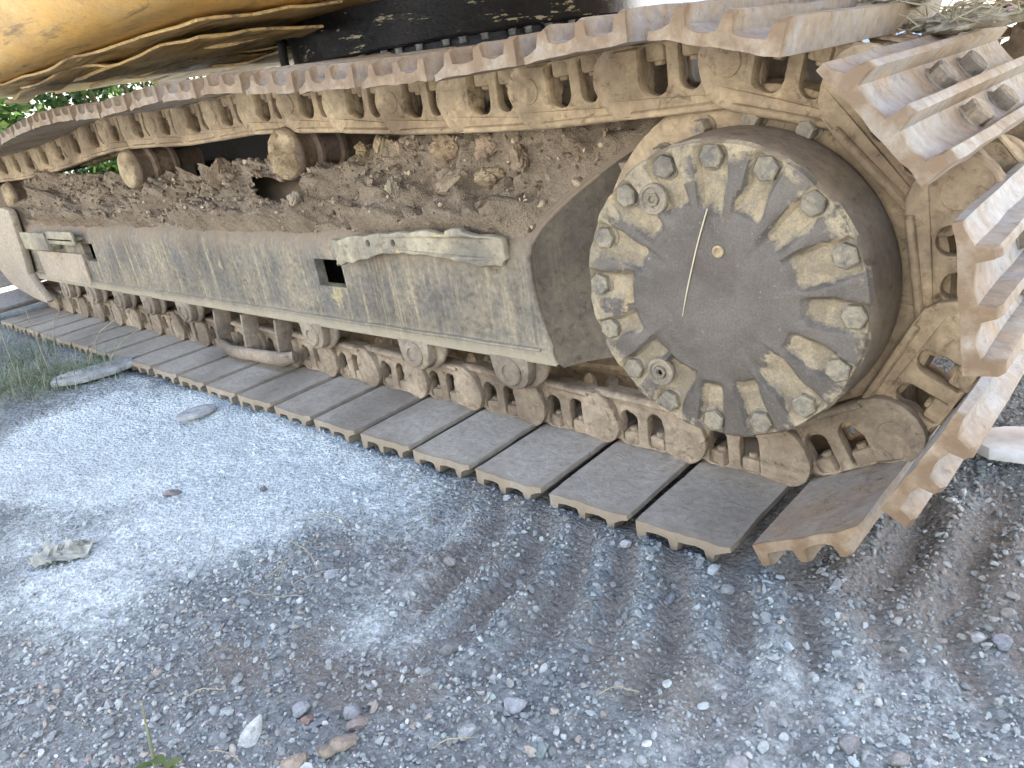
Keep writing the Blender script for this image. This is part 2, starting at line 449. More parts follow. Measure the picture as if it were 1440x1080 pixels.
# ------------------------------------------------------------------ ground shape and masks (world coordinates)
def ridge_shift(Y):
    t = np.clip((np.asarray(Y) + .56) / .36, -1.6, 1)
    return .135 * (1 - t * t)
def masks(X, Y):
    X = np.asarray(X, float); Y = np.asarray(Y, float)
    w1 = NZ[0].fbm(X * 3 + 40, Y * 3 + 40, 4) - .5
    w2 = NZ[1].fbm(X * 2.2 + 60, Y * 2.2 + 60, 4) - .5
    w3 = NZ[5].fbm(X * 9 + 60, Y * 9 + 60, 4, .65) - .5
    # ridges scraped by the turning track
    ph = (X - ridge_shift(Y) + .06 * w1 + .05 * w2) / .108
    ridge = .5 + .5 * np.cos(2 * math.pi * ph)
    rm = smooth(-.70, -.45, X + .3 * w1) * smooth(-.80, -.46, Y + .35 * w2) * (1 - smooth(.1, .35, Y)) * (1 - smooth(.62, .9, X)) * (1 - smooth(.15, .5, X) * (1 - smooth(-.42, -.22, Y)))
    # pale dust
    d1 = 1 - smooth(.45, 1.15, np.hypot((X + 1.56 + .25 * (Y + .6)) / 1.12, (Y + .53) / .54) + .7 * w1)
    d2 = 1 - smooth(.3, 1.1, np.hypot((X + 1.0) / .36, (Y + .94) / .28) + .9 * w2)
    band = 1 - smooth(.15, 1.3, np.hypot(((X + 1.45) * .86 + (Y + .86) * .5) / .42, (-(X + 1.45) * .5 + (Y + .86) * .86) / .10) + .8 * w2)
    d3 = 1 - smooth(.5, 1.15, np.hypot((X - .42) / .40, (Y + .52) / .24) + 1.1 * w1)
    dust = np.clip((1 + .9 * w3) * np.maximum(np.maximum(d1 * (1 - .45 * band), d2 * .75), d3 * .30), 0, 1)
    blob = np.zeros_like(X)
    for (bx, by, rx, ry, s) in ((-.46, -.47, .16, .13, 1), (-.34, -.77, .20, .11, .8), (-.92, -.71, .10, .06, .9), (-.52, -.88, .15, .09, 1), (.11, -.51, .15, .10, .9), (-.60, -.50, .22, .16, .7), (-.12, -.47, .13, .09, .6), (-.55, -.20, .5, .12, .6), (.25, -.05, .4, .22, .8)):
        blob = np.maximum(blob, s * (1 - smooth(.45, 1.2, np.hypot((X - bx) / rx, (Y - by) / ry) + 1.4 * w1)))
    soil = np.clip(np.maximum(blob * .9, rm * (1 - ridge) * 1.05) * (1 - .8 * dust), 0, 1)
    return dust, soil, ridge, rm, w1, w2, w3
def ground_z(X, Y):
    X = np.asarray(X, float); Y = np.asarray(Y, float)
    dust, soil, ridge, rm, w1, w2, w3 = masks(X, Y)
    z = .035 * w1 + .03 * w2 + .010 * w3
    z = z + rm * (ridge - .5) * .036 * (.65 + .8 * np.clip(.5 + 1.6 * (NZ[4].fbm(X * 4 + 9, Y * 4 + 5, 2) - .5), 0, 1)) * (1 - .55 * smooth(.22, .42, X))
    near = np.exp(-((np.asarray(Y) + .23) / .10) ** 2) * smooth(-4.5, -4.2, X) * (1 - smooth(.2, .5, X))
    under = smooth(-.28, -.20, Y) * (1 - smooth(.45, .55, Y)) * smooth(-4.6, -4.3, X) * (1 - smooth(.05, .3, X))
    z = z * (1 - .6 * near) * (1 - under) - .016 * under + .010 * near * (.4 + 1.6 * NZ[2](X * 9 + 30, Y * 9 + 30))
    z = z - .012 + .05 * smooth(.3, .9, X) * smooth(-1.0, .3, Y) * 0
    far = smooth(1.8, 2.3, Y) * (1 - smooth(4, 6, Y))
    z = z - .07 * far
    r = np.hypot(X + 1, Y)
    inn = (X > -3.2) & (X < 1.6) & (Y > -1.9) & (Y < .8)
    z = z + np.where(inn, (NZ[3].fbm(X * 60, Y * 60, 2) - .5) * .009, 0)
    return z + .12 * smooth(8, 30, r) * (NZ[2].fbm(np.asarray(X) * .12 + 50, np.asarray(Y) * .12 + 50, 2) - .5)

def axis(lo, hi, step, far):
    a = np.arange(lo, hi + 1e-6, step)
    ext = []; d = step; x = 0
    while x < far:
        d *= 1.22; x += d; ext.append(x)
    ext = np.array(ext)
    return np.concatenate([lo - ext[::-1], a, hi + ext])
gx = axis(-3.0, 1.3, .0115, 320); gy = axis(-1.7, .55, .0115, 320)
GX, GY = np.meshgrid(gx, gy, indexing='ij')
GZ = ground_z(GX, GY)
nx, ny = len(gx), len(gy)
idx = np.arange(nx * ny).reshape(nx, ny)
F = np.stack([idx[:-1, :-1], idx[1:, :-1], idx[1:, 1:], idx[:-1, 1:]], -1).reshape(-1, 4)
me = mesh_np('ground', np.stack([GX, GY, GZ], -1).reshape(-1, 3), F, M['ground'], True)
gd, gs = masks(GX, GY)[:2]
vattr(me, 'dust', gd); vattr(me, 'soil', gs)
obj('ground', me, kind='structure', label='gravelly yard ground with pale dust and brown soil patches')

# ------------------------------------------------------------------ the excavator
BASE = Vector((-1.94, 1.40, 0))
exc = thing_empty('excavator', BASE, 'big yellow crawler excavator with muddy tracks parked on the gravel', 'excavator')
exc['base_inv'] = 1
PITCHL = .216
SPR = (0.0, .439)       # sprocket axis (x, z)
RPIN = .366

# pins round the loop, in travel order: bottom left to right, round the sprocket, back along the top, round the idler
pins = [(.067 - PITCHL * (20 - k), .080) for k in range(21)]
a0 = math.degrees(math.atan2(pins[-1][1] - SPR[1], pins[-1][0] - SPR[0]))
for k in range(1, 6):
    a = math.radians(a0 + 34.31 * k)
    pins.append((SPR[0] + RPIN * math.cos(a), SPR[1] + RPIN * math.sin(a)))
tx = [.02, -.2, -.41, -.62, -.84, -1.08, -1.31, -1.5, -1.72, -1.93, -2.15, -2.36, -2.58, -2.81, -3.0, -3.25, -3.45, -3.68, -3.9, -4.2, -4.5]
tz = [.805, .803, .800, .808, .818, .840, .856, .866, .862, .858, .867, .874, .874, .862, .845, .828, .818, .808, .803, .802, .802]
def top_z(x): return float(np.interp(-x, [-v for v in tx], tz))
while pins[-1][0] > -4.22:
    x, z = pins[-1]; dx = PITCHL
    for it in range(6):
        dz = top_z(x - dx) - z; dx = math.sqrt(max(PITCHL ** 2 - dz * dz, 1e-4))
    pins.append((x - dx, top_z(x - dx)))
IDL = (-4.34, .441)
ang = math.degrees(math.atan2(pins[-1][1] - IDL[1], pins[-1][0] - IDL[0]))
while True:
    ang += 34.4
    if ang > 250: break
    a = math.radians(ang); pins.append((IDL[0] + .362 * math.cos(a), IDL[1] + .362 * math.sin(a)))
NP = len(pins)

def link_frame(i):
    """matrix: local x along the chain, local y = world y, local z = inwards (rail side)"""
    p0 = Vector((pins[i][0], 0, pins[i][1])); p1 = Vector((pins[(i + 1) % NP][0], 0, pins[(i + 1) % NP][1]))
    u = (p1 - p0).normalized(); w = u.cross(Vector((0, 1, 0)))
    w = -w if w.dot(Vector((0, 0, 1))) * u.x < 0 else w
    return Matrix(((u.x, 0, w.x, p0.x), (0, 1, 0, 0), (u.z, 0, w.z, p0.z), (0, 0, 0, 1))), (p1 - p0).length

# ---- track link mesh
def link_mesh(name, mat, mirror=False, seed=0):
    p = PITCHL
    out = [(-.030, -.046), (.02, -.0485), (.16, -.0485)]
    out += arc(p, 0, .0535, -95, 30, 9)
    out += [(p + .040, .040), (p + .024, .060), (p + .002, .072), (p - .03, .0755), (.0, .0755), (-.028, .072), (-.044, .055), (-.050, .02), (-.048, -.02)]
    def win(c, w, lo, hi):
        r = w / 2
        return [(c + r, lo + .006), (c + r - .006, lo), (c - r + .006, lo), (c - r, lo + .006)][::-1] + [(c + r * math.cos(t), hi - r + r * math.sin(t)) for t in np.linspace(0, math.pi, 9)][0:0] + []
    def dwin(c, w, lo, hi):
        r = w / 2; pts = [(c - r + .005, lo), (c + r - .005, lo), (c + r, lo + .005)]
        pts += [(c + r * math.cos(t), hi - r + r * math.sin(t)) for t in np.linspace(0, math.pi, 9)]
        pts += [(c - r, lo + .005)]
        return pts
    me = plate_mesh(name, out, [dwin(.0735, .042, -.043, .036), dwin(.1435, .046, -.043, .039)], 0.0, .024, .004, None)
    bm = bmesh.new(); bm.from_mesh(me); bpy.data.meshes.remove(me)
    # boss ring and rail ledge
    bm_lathe(bm, [(.049, .012), (.049, .046), (.046, .05)], 24, 'Y', (p, 0, 0))
    bm_box(bm, (p * .45, .022, .0675), (.19, .05, .013), .004)
    for v in bm.verts:
        v.co.y += .014 * float(smooth(.176, .158, v.co.x)) * float(smooth(.066, .056, v.co.z)) + .013 * float(smooth(.046, .016, v.co.x))
        q = NZ[4](v.co.x * 60 + seed * 7 + 30, v.co.z * 60 + 30) - .5
        v.co.y += q * .005 + .006 * (NZ[1](v.co.x * 22 + seed * 5 + 10, v.co.z * 22 + 10) - .5); v.co.z += q * .003
        if mirror: v.co.y = .2 - v.co.y
    return bm_mesh(name, bm, mat, 38)
LK = [link_mesh('track_link', M['link'], False, k) for k in range(2)]
LKL = [link_mesh('track_link', M['link_low'], False, k) for k in range(2)]
LKM = link_mesh('track_link', M['link'], True)

# ---- track shoe mesh: three grousers across, plate with a front lip and a raised rear edge
Y_OUT, Y_IN = -.233, .433
def shoe_mesh(name, mat, seed):
    rg = np.random.default_rng(seed)
    us = np.array([-.002, .000, .004, .008, .0125, .0155, .019, .026, .038, .052, .062, .067, .0715, .0745, .078, .0815, .0845, .089, .096, .108, .122, .134, .140, .1438, .1468, .150, .1535, .157, .162, .166, .172, .180, .187, .192])
    def groove(u):
        g = np.zeros_like(u)
        for c, h, w in ((.0060, .024, .0080), (.078, .0245, .0062), (.150, .0245, .0062)):
            d = np.abs(u - c)
            g = np.maximum(g, h * (1 - smooth(w, w * 1.6, d)) + .004 * (1 - smooth(w * 1.5, w * 4.0, d)))
        return g
    gr = groove(us)
    # the leading grouser ends the plate, the trailing lip thins and tucks in towards the next shoe
    bend = -.003 * smooth(.162, .192, us)
    thin = .005 * smooth(.160, .190, us)
    ys = np.array([Y_OUT, Y_OUT + .004, Y_OUT + .014, Y_OUT + .03, Y_OUT + .05, -.12, -.05, .02, .1, .18, .25, .32, Y_IN - .05, Y_IN - .03, Y_IN - .014, Y_IN - .004, Y_IN])
    V = []; nu, nyy = len(us), len(ys)
    for side in (0, 1):
        for j, y in enumerate(ys):
            e = min(y - Y_OUT, Y_IN - y)
            g = float(smooth(.001, .012, e))
            for i, u in enumerate(us):
                ch = (NZ[4](u * 50 + seed * 11 + 20, y * 14 + 20) - .5)
                ed = max(0, 1 - e / .035) * (NZ[2](u * 45 + seed * 5 + 30, seed * 3.0 + (0 if y < 0 else 9)) - .5) * .006
                uu = u + (.003 * ch if 0 < i < nu - 1 else .004 * (NZ[3](y * 25 + 10, seed * 7.7 + i) - .5))
                yy = y + (NZ[3](u * 40 + 5, seed * 3.3 + j) - .5) * (.005 if e < .005 else .002)
                if side == 0: w = -.050 - bend[i] + ed * .5
                else: w = -.050 - bend[i] - .017 + thin[i] - gr[i] * (.80 + .20 * g) + ch * .004 + ed * .5
                V.append((uu, yy, w))
    F = []
    def id_(s, j, i): return s * nu * nyy + j * nu + i
    for j in range(nyy - 1):
        for i in range(nu - 1):
            F.append((id_(0, j, i), id_(0, j, i + 1), id_(0, j + 1, i + 1), id_(0, j + 1, i)))
            F.append((id_(1, j, i), id_(1, j + 1, i), id_(1, j + 1, i + 1), id_(1, j, i + 1)))
    for i in range(nu - 1):
        F.append((id_(0, 0, i), id_(1, 0, i), id_(1, 0, i + 1), id_(0, 0, i + 1)))
        F.append((id_(0, nyy - 1, i), id_(0, nyy - 1, i + 1), id_(1, nyy - 1, i + 1), id_(1, nyy - 1, i)))
    for j in range(nyy - 1):
        F.append((id_(0, j, 0), id_(0, j + 1, 0), id_(1, j + 1, 0), id_(1, j, 0)))
        F.append((id_(0, j, nu - 1), id_(1, j, nu - 1), id_(1, j + 1, nu - 1), id_(0, j + 1, nu - 1)))
    # shoe starts .032 after the pin
    V = [(x + .033, y, z) for x, y, z in V]
    me = mesh_from(name, V, F, mat)
    bm = bmesh.new(); bm.from_mesh(me); bpy.data.meshes.remove(me)
    me = bm_mesh(name, bm, mat, 32)
    va = np.array(V)
    e = np.minimum(va[:, 1] - Y_OUT, Y_IN - va[:, 1])
    root = np.concatenate([np.zeros(nu * nyy), np.tile(np.clip(gr / .03, 0, 1), nyy)])
    vattr(me, 'edge', np.clip(1 - smooth(.0, .03, e), 0, 1) * .8 + .35 * root)
    return me
SH_T = [shoe_mesh('track_shoe', M['shoe_top'], 1 + k) for k in range(4)]
SH_L = [shoe_mesh('track_shoe', M['shoe_low'], 21 + k) for k in range(4)]

def hexbolt(name, r, h, mat, washer=True, axis='Z', seg=6):
    bm = bmesh.new()
    if washer: bm_lathe(bm, [(r * 1.22, 0), (r * 1.22, h * .14), (r * 1.1, h * .18)], 16, axis)
    bm_lathe(bm, [(r, h * .1), (r, h * .86), (r * .86, h)], seg, axis)
    return bm_mesh(name, bm, mat, 30)
SHOE_BOLT = hexbolt('bolt', .0205, .024, dusty('shoe_bolt_steel', (.22, .19, .155), (.36, .28, .19), (.15, .125, .1), .42, .6, 30, fine=160))
bm = bmesh.new(); bm_box(bm, (0, 0, .013), (.040, .034, .036), .006)
bm_lathe(bm, [(.010, .026), (.010, .036), (.008, .038)], 10, 'Z')
NUT = bm_mesh('nut', bm, M['link'], 30)
bm = bmesh.new(); bm_box(bm, (0, 0, .013), (.040, .034, .036), .006)
bm_lathe(bm, [(.010, .026), (.010, .036), (.008, .038)], 10, 'Z')
NUT_L = bm_mesh('nut', bm, M['link_low'], 30)
bm = bmesh.new(); bm_lathe(bm, [(.026, .04), (.026, .004), (.0245, .0015), (.018, .001), (.010, .002)], 20, 'Y')
PIN = bm_mesh('pin', bm, M['link'], 30)
PIN_L = PIN.copy(); PIN_L.materials[0] = M['link_low']

FAR = Matrix.Translation((0, 2.8, -.06)) @ Matrix.Diagonal((1, -1, 1, 1))
for i in range(NP):
    L, ln = link_frame(i)
    low = i < 21
    x_mid = pins[i][0]
    jit = Matrix.Rotation(random.uniform(-.012, .012), 4, 'Z') @ Matrix.Rotation(random.uniform(-.012, .012), 4, 'X')
    o = obj('track_link', (LKL if low else LK)[i % 2], exc, L)
    if x_mid > -4.4:
        for u in (.0735, .1435):
            obj('nut', NUT_L if low else NUT, o, Matrix.Translation((u - .001, .034, -.0480)) @ Matrix.Rotation(random.uniform(-.4, .4), 4, 'Z'))
        obj('pin', PIN_L if low else PIN, o, Matrix.Translation((PITCHL, 0, 0)))
    obj('track_link', LKM, exc, L)
    sme = (SH_L if low and i < 20 else SH_T)[(i * 7 + 3) % 4]
    s = obj('track_shoe', sme, exc, L @ Matrix.Translation((0, 0, 0)) @ jit)
    if 19 < i < 28:
        for u in (.0735, .1435):
            for y in (.024, .176):
                obj('bolt', SHOE_BOLT, s, Matrix.Translation((u, y, -.0655)) @ Matrix.Rotation(math.pi, 4, 'X') @ Matrix.Rotation(random.uniform(0, 1), 4, 'Z'))
    # the far track
    obj('track_shoe', sme, exc, FAR @ L)
    obj('track_link', LK[0], exc, FAR @ L)

# ---- track frame (box with a sloped top, hollowed round the final drive)
def yout(z):
    return float(np.interp(z, [.219, .228, .256, .266, .47, .50, .515, .72, .735], [-.030, -.046, -.046, -.036, -.036, -.026, -.012, .175, .22]))
RE = ([-.05, -.03, .005, .045, .089, .126, .16, .22], [.478, .474, .463, .432, .39, .356, .332, .325])
def r_end(y): return float(np.interp(y, *RE))
def x_end(y, z):
    return -math.sqrt(max(r_end(y) ** 2 - (z - SPR[1]) ** 2, 0.0))
def k_top(x): return .62 + .38 * float(smooth(-1.35, -.95, x))
secz = [.219, .228, .256, .266, .30, .357, .40, .437, .47, .50, .515, .545, .57, .605, .645, .69, .72, .735]
sec = [(yout(z), z) for z in secz] + [(.30, .736), (.30, .219)]
secz = secz + [.736, .219]
XL = -4.02
stations = sorted(set(list(np.linspace(0, 1, 60))))
def frame_x(t, y, z):
    return XL + (x_end(y, z) - XL) * t
# stations are chosen so that the openings have their own edges; straight part ends at x = -.75
xs_line = sorted(list(np.linspace(XL, -.8, 40)) + [-3.175, -3.045, -1.31, -1.18, -1.56, -1.30])
V = []; F = []
nS = len(xs_line) + 10; nZ = len(sec)
for s in range(nS):
    for (y, z) in sec:
        if s < len(xs_line): x = xs_line[s]
        else:
            t = (s - len(xs_line) + 1) / 10; x = -.8 + (x_end(y, z) + .8) * t
        if z > .515:
            kk = k_top(x); z = .515 + (z - .515) * kk; y = (-.012 + (y + .012) * kk) if y < .23 else y
        V.append((x, y + .003 * (NZ[1](x * 3 + 30, z * 6 + 10) - .5), z))
holes_ = [(-3.175, -3.045, .357, .437), (-1.31, -1.18, .357, .437), (-1.56, -1.30, .57, .645)]
hole_rims = []
for s in range(nS - 1):
    for k in range(nZ - 1):
        x0 = V[s * nZ + k][0]; x1 = V[(s + 1) * nZ + k][0]; z0 = secz[k]; z1 = secz[k + 1]
        if k >= 18: z0 = z1 = 9
        skip = any(a - 1e-6 <= x0 and x1 <= b + 1e-6 and c - 1e-6 <= z0 and z1 <= d + 1e-6 for a, b, c, d in holes_)
        if not skip: F.append((s * nZ + k, (s + 1) * nZ + k, (s + 1) * nZ + k + 1, s * nZ + k + 1))
# inner wall and bottom
def addq(a, b, c, d):
    n = len(V); V.extend([a, b, c, d]); F.append((n, n + 1, n + 2, n + 3))
addq((XL, -.03, .219), (XL, .30, .219), (-.33, .30, .219), (x_end(-.03, .219), -.03, .219))
addq((XL, -.03, .219), (XL, -.03, .64), (XL, .30, .64), (XL, .30, .219))
# reveals of the openings
for (a, b, c, d) in holes_:
    kk = k_top((a + b) / 2)
    ya, yb = yout(c), yout(d)
    if c > .515: c, d, ya, yb = .515 + (c - .515) * kk, .515 + (d - .515) * kk, -.012 + (ya + .012) * kk, -.012 + (yb + .012) * kk
    dp = .03 if c < .5 else .022
    P4 = [(a, ya, c), (b, ya, c), (b, yb, d), (a, yb, d)]
    Q4 = [(x, y + dp, z - (.0 if c < .5 else .02)) for x, y, z in P4]
    for k in range(4): addq(P4[k], P4[(k + 1) % 4], Q4[(k + 1) % 4], Q4[k])
fr = obj('track_frame', mesh_from('track_frame', V, F, M['frame'], 40), exc)
# concave end face round the final drive
V = []; F = []; nz_, ny_ = 26, 12
for a in range(nz_ + 1):
    z = .219 + (.735 - .219) * a / nz_
    for b_ in range(ny_ + 1):
        y = yout(z) + (.30 - yout(z)) * b_ / ny_
        V.append((x_end(y, z) + .0005, y, z))
for a in range(nz_):
    for b_ in range(ny_):
        i = a * (ny_ + 1) + b_; F.append((i, i + 1, i + ny_ + 2, i + ny_ + 1))
obj('end_plate', mesh_from('end_plate', V, F, M['frame_end'], 60), fr)
# bead along the lower lip and the edge bead of the end plate
bm = bmesh.new(); bm_tube(bm, [(x, -.044 + .001 * math.sin(x * 40), .2585 + .0008 * math.sin(x * 23)) for x in np.linspace(XL + .01, -.47, 60)], .0045, 8)
obj('weld_bead', bm_mesh('weld_bead', bm, M['frame'], 60), fr)
bm = bmesh.new(); bm_tube(bm, [(x_end(yout(z), z) - .002, yout(z) + .004, z) for z in np.linspace(.228, .62, 40)], .006, 8)
obj('edge_bead', bm_mesh('edge_bead', bm, M['frame'], 60), fr)
obj('track_frame', fr.data, exc, FAR)
# patch plate beside the far bracket, standing proud of the face
bm = bmesh.new(); bm_box(bm, (-3.5, -.043, .315), (.62, .014, .145), .004)
obj('patch_plate', bm_mesh('patch_plate', bm, M['idler'], 35), fr)

# torn guard plate welded along the top edge, with two bolt holes
torn = [(-1.142, .505), (-1.06, .512), (-.969, .523), (-.86, .526), (-.749, .531), (-.69, .530), (-.665, .541), (-.628, .540), (-.61, .528), (-.56, .522), (-.532, .512), (-.530, .47), (-.545, .449), (-.60, .452), (-.672, .462), (-.766, .476), (-.85, .478), (-.93, .470), (-1.03, .452), (-1.12, .437), (-1.137, .436), (-1.128, .46)]
hl = [arc(-.985, .498, .008, 0, 330, 12), arc(-.885, .501, .008, 0, 330, 12)]
tp = []
for (x0, z0), (x1, z1) in zip(torn, torn[1:] + torn[:1]):
    for t in (0, .33, .66): tp.append((x0 + (x1 - x0) * t + random.uniform(-.003, .003), z0 + (z1 - z0) * t + random.uniform(-.004, .004)))
torn = tp
me = plate_mesh('torn_guard_plate', torn, hl, -.074, -.052, .005, M['guard'])
bm = bmesh.new(); bm.from_mesh(me); bpy.data.meshes.remove(me)
bmesh.ops.triangulate(bm, faces=bm.faces)
for v in bm.verts:
    v.co.y += .016 * (NZ[1](v.co.x * 5 + 10, v.co.z * 9 + 3) - .5) + (.02 * float(smooth(-.62, -.53, v.co.x)))
obj('guard_plate', bm_mesh('torn_guard_plate', bm, M['guard'], 35), exc, label='torn pale guard plate with two bolt holes')
# far bracket: bent box section
bm = bmesh.new(); bm_box(bm, (-3.46, -.066, .462), (.70, .05, .012), .003, Matrix.Rotation(.0, 3, 'X'))
bm_box(bm, (-3.62, -.092, .45), (.36, .012, .085), .004); bm_box(bm, (-3.26, -.085, .47), (.34, .012, .06), .004)
bm_box(bm, (-3.44, -.066, .44), (.014, .05, .07), .003)
obj('bracket', bm_mesh('bracket', bm, M['guard'], 35), exc)

# ---- idler with its guard at the far end
bm = bmesh.new()
bm_lathe(bm, [(.10, .02), (.24, .03), (.275, .02), (.275, .07), (.24, .075), (.24, .125), (.275, .13), (.275, .18), (.24, .17), (.10, .18)], 40, 'Y', (IDL[0], 0, IDL[1]))
obj('idler', bm_mesh('idler', bm, M['carrier'], 35), exc)
pl = [(-4.30, .60), (-4.0, .612), (-3.905, .600), (-3.893, .57), (-3.92, .46), (-3.955, .34), (-3.985, .262), (-3.93, .20), (-3.83, .125), (-3.86, .112), (-4.0, .118), (-4.10, .133), (-4.25, .155), (-4.37, .18), (-4.47, .24), (-4.56, .31), (-4.60, .42), (-4.55, .55)]
obj('idler_guard', plate_mesh('idler_guard', pl, [], -.085, -.045, .012, M['idler']), exc)
bm = bmesh.new(); bm_box(bm, (-3.95, .03, .43), (.05, .13, .34), .012)
obj('yoke', bm_mesh('yoke', bm, M['frame'], 35), exc)

# ---- carrier rollers on top of the frame
def carrier_mesh(name, big):
    bm = bmesh.new()
    bm_lathe(bm, [(.066, -.020), (.074, -.010), (.075, .0), (.070, .008), (.068, .045), (.072, .050), (.078, .054), (.078, .066), (.070, .070), (.068, .125), (.078, .130), (.078, .145), (.060, .155), (.048, .16), (.048, .26)], 32, 'Y')
    return bm_mesh(name, bm, M['carrier'], 38)
def cap_mesh(name, seed, rough):
    V = [(0, -.032, 0)]; F = []; rs = [.020, .038, .053, .063, .068, .0685]; hs = [-.034, -.034, -.032, -.030, -.024, -.012]; seg = 36
    for r, h in zip(rs, hs):
        for k in range(seg):
            a = 2 * math.pi * k / seg
            lump = (NZ[seed].fbm(r * math.cos(a) * 60 + 20, r * math.sin(a) * 60 + 20, 3) - .5)
            V.append((r * math.cos(a) * (1 + .10 * lump * rough), h + rough * .030 * lump * (1 if r < .058 else .2), r * math.sin(a) * (1 + .10 * lump * rough)))
    for k in range(seg): F.append((0, 1 + (k + 1) % seg, 1 + k))
    for j in range(len(rs) - 1):
        for k in range(seg):
            a = 1 + j * seg + k; b2 = 1 + j * seg + (k + 1) % seg; F.append((a, b2, b2 + seg, a + seg))
    return mesh_from(name, V, F, M['caked'], 50)
for k, (x, z, rg) in enumerate(((-1.352, .727, 2.4), (-2.435, .728, .5), (-4.02, .655, .2))):
    c = obj('carrier_roller', carrier_mesh('carrier_roller', k), exc, Matrix.Translation((x, .0, z)))
    obj('cap', cap_mesh('cap', k, rg), c, label=('end cap caked with thick tan mud' if k == 0 else 'end cap coated in tan dust'))
    bm = bmesh.new(); bm_box(bm, (0, .19, -.10), (.09, .06, .20), .01)
    obj('support', bm_mesh('support', bm, M['frame_end'], 35), c)

# ---- track rollers under the frame
def roller_mesh():
    bm = bmesh.new()
    bm_lathe(bm, [(.048, -.034), (.056, -.030), (.060, -.022), (.066, -.020), (.098, -.017), (.102, -.013), (.102, -.006), (.098, -.003), (.084, .0), (.084, .05), (.07, .055), (.07, .145), (.084, .15), (.084, .20), (.102, .204), (.102, .215), (.06, .22)], 40, 'Y')
    return bm_mesh('track_roller', bm, M['roller'], 35)
RM = roller_mesh()
out = [(-.062, .03), (.062, .03), (.060, -.005), (.052, -.034), (.034, -.052), (.0, -.060), (-.034, -.052), (-.052, -.034), (-.060, -.005)]
RB = plate_mesh('bearing_block', out, [], -.070, -.030, .008, M['roller'])
bm = bmesh.new(); bm_lathe(bm, [(.036, .005), (.036, -.004), (.032, -.008), (.020, -.008), (.018, -.004), (.008, -.004)], 24, 'Y')
RC = bm_mesh('end_disc', bm, M['roller'], 30)
for x in (-.575, -.925, -1.41, -2.29, -2.62, -2.92, -3.25, -3.60):
    c = obj('track_roller', RM, exc, Matrix.Translation((x, .0, .239)))
    bl = obj('bearing_block', RB, c, Matrix.Translation((0, .022, -.034)))
    obj('end_disc', RC, c, Matrix.Translation((.0, -.047, -.046)))
# ---- track guide guard between the rollers: three gusset plates and a rail
bm = bmesh.new()
bm_tube(bm, [(-2.06, -.045, .088), (-1.97, -.05, .072), (-1.80, -.052, .078), (-1.62, -.05, .083), (-1.58, -.03, .090)], [.016, .020, .019, .021, .016], 10)
for v in bm.verts: v.co.z = .08 + (v.co.z - .08) * 1.25
gd_o = obj('track_guide', bm_mesh('track_guide', bm, M['roller'], 50), exc)
g = [(-.052, .072), (-.030, .062), (.012, .085), (.022, .215), (-.035, .215), (-.044, .15)]
GUS = plate_mesh('gusset', g, [], -.008, .008, .003, M['roller'])
for x0, rz in ((-2.06, 80), (-1.86, 84), (-1.64, 86)):
    obj('gusset', GUS, gd_o, Matrix.Translation((x0, .0, 0)) @ Matrix.Rotation(math.radians(rz), 4, 'Z'))

# ---- sprocket and final drive
bm = bmesh.new()
nt_ = 21
ring = []
for k in range(nt_ * 6):
    a = 2 * math.pi * k / (nt_ * 6); ph = (k % 6) / 6
    r = .315 + .045 * max(0, math.cos(2 * math.pi * (ph - .5))) if k % 12 < 6 else .318
    ring.append((r * math.cos(a), r * math.sin(a)))
SPM = plate_mesh('sprocket', ring, [], .075, .125, .004, M['roller'])
spr = obj('sprocket', SPM, exc, Matrix.Translation((SPR[0], 0, SPR[1])))
obj('sprocket', SPM, exc, FAR @ Matrix.Translation((SPR[0], 0, SPR[1])))
bm = bmesh.new()
bm_lathe(bm, [(.20, .075), (.325, .072), (.33, .066), (.325, .034), (.318, .030), (.20, .030)], 72, 'Y', (SPR[0], 0, SPR[1]))
obj('sprocket_flange', bm_mesh('sprocket_flange', bm, M['link'], 35), exc)
FB = hexbolt('bolt', .017, .030, M['bolt_dust'], True, 'Y')
for k in range(10):
    a = math.radians(65.5 + 20 * k)
    obj('bolt', FB, spr, Matrix.Translation((.273 * math.cos(a), .031, .273 * math.sin(a))) @ Matrix.Rotation(math.pi, 4, 'Z'))
YH, RH = -.116, .2605
bm = bmesh.new()
bm_lathe(bm, [(RH - .006, YH + .006), (RH - .001, YH + .012), (RH + .002, YH + .03), (RH + .004, -.03), (RH + .004, .0), (RH + .002, .012), (RH - .004, .02), (RH - .004, .05)], 96, 'Y', (SPR[0], 0, SPR[1]), caps=False)
fd = obj('final_drive', bm_mesh('final_drive', bm, M['hub_wall'], 40), exc)
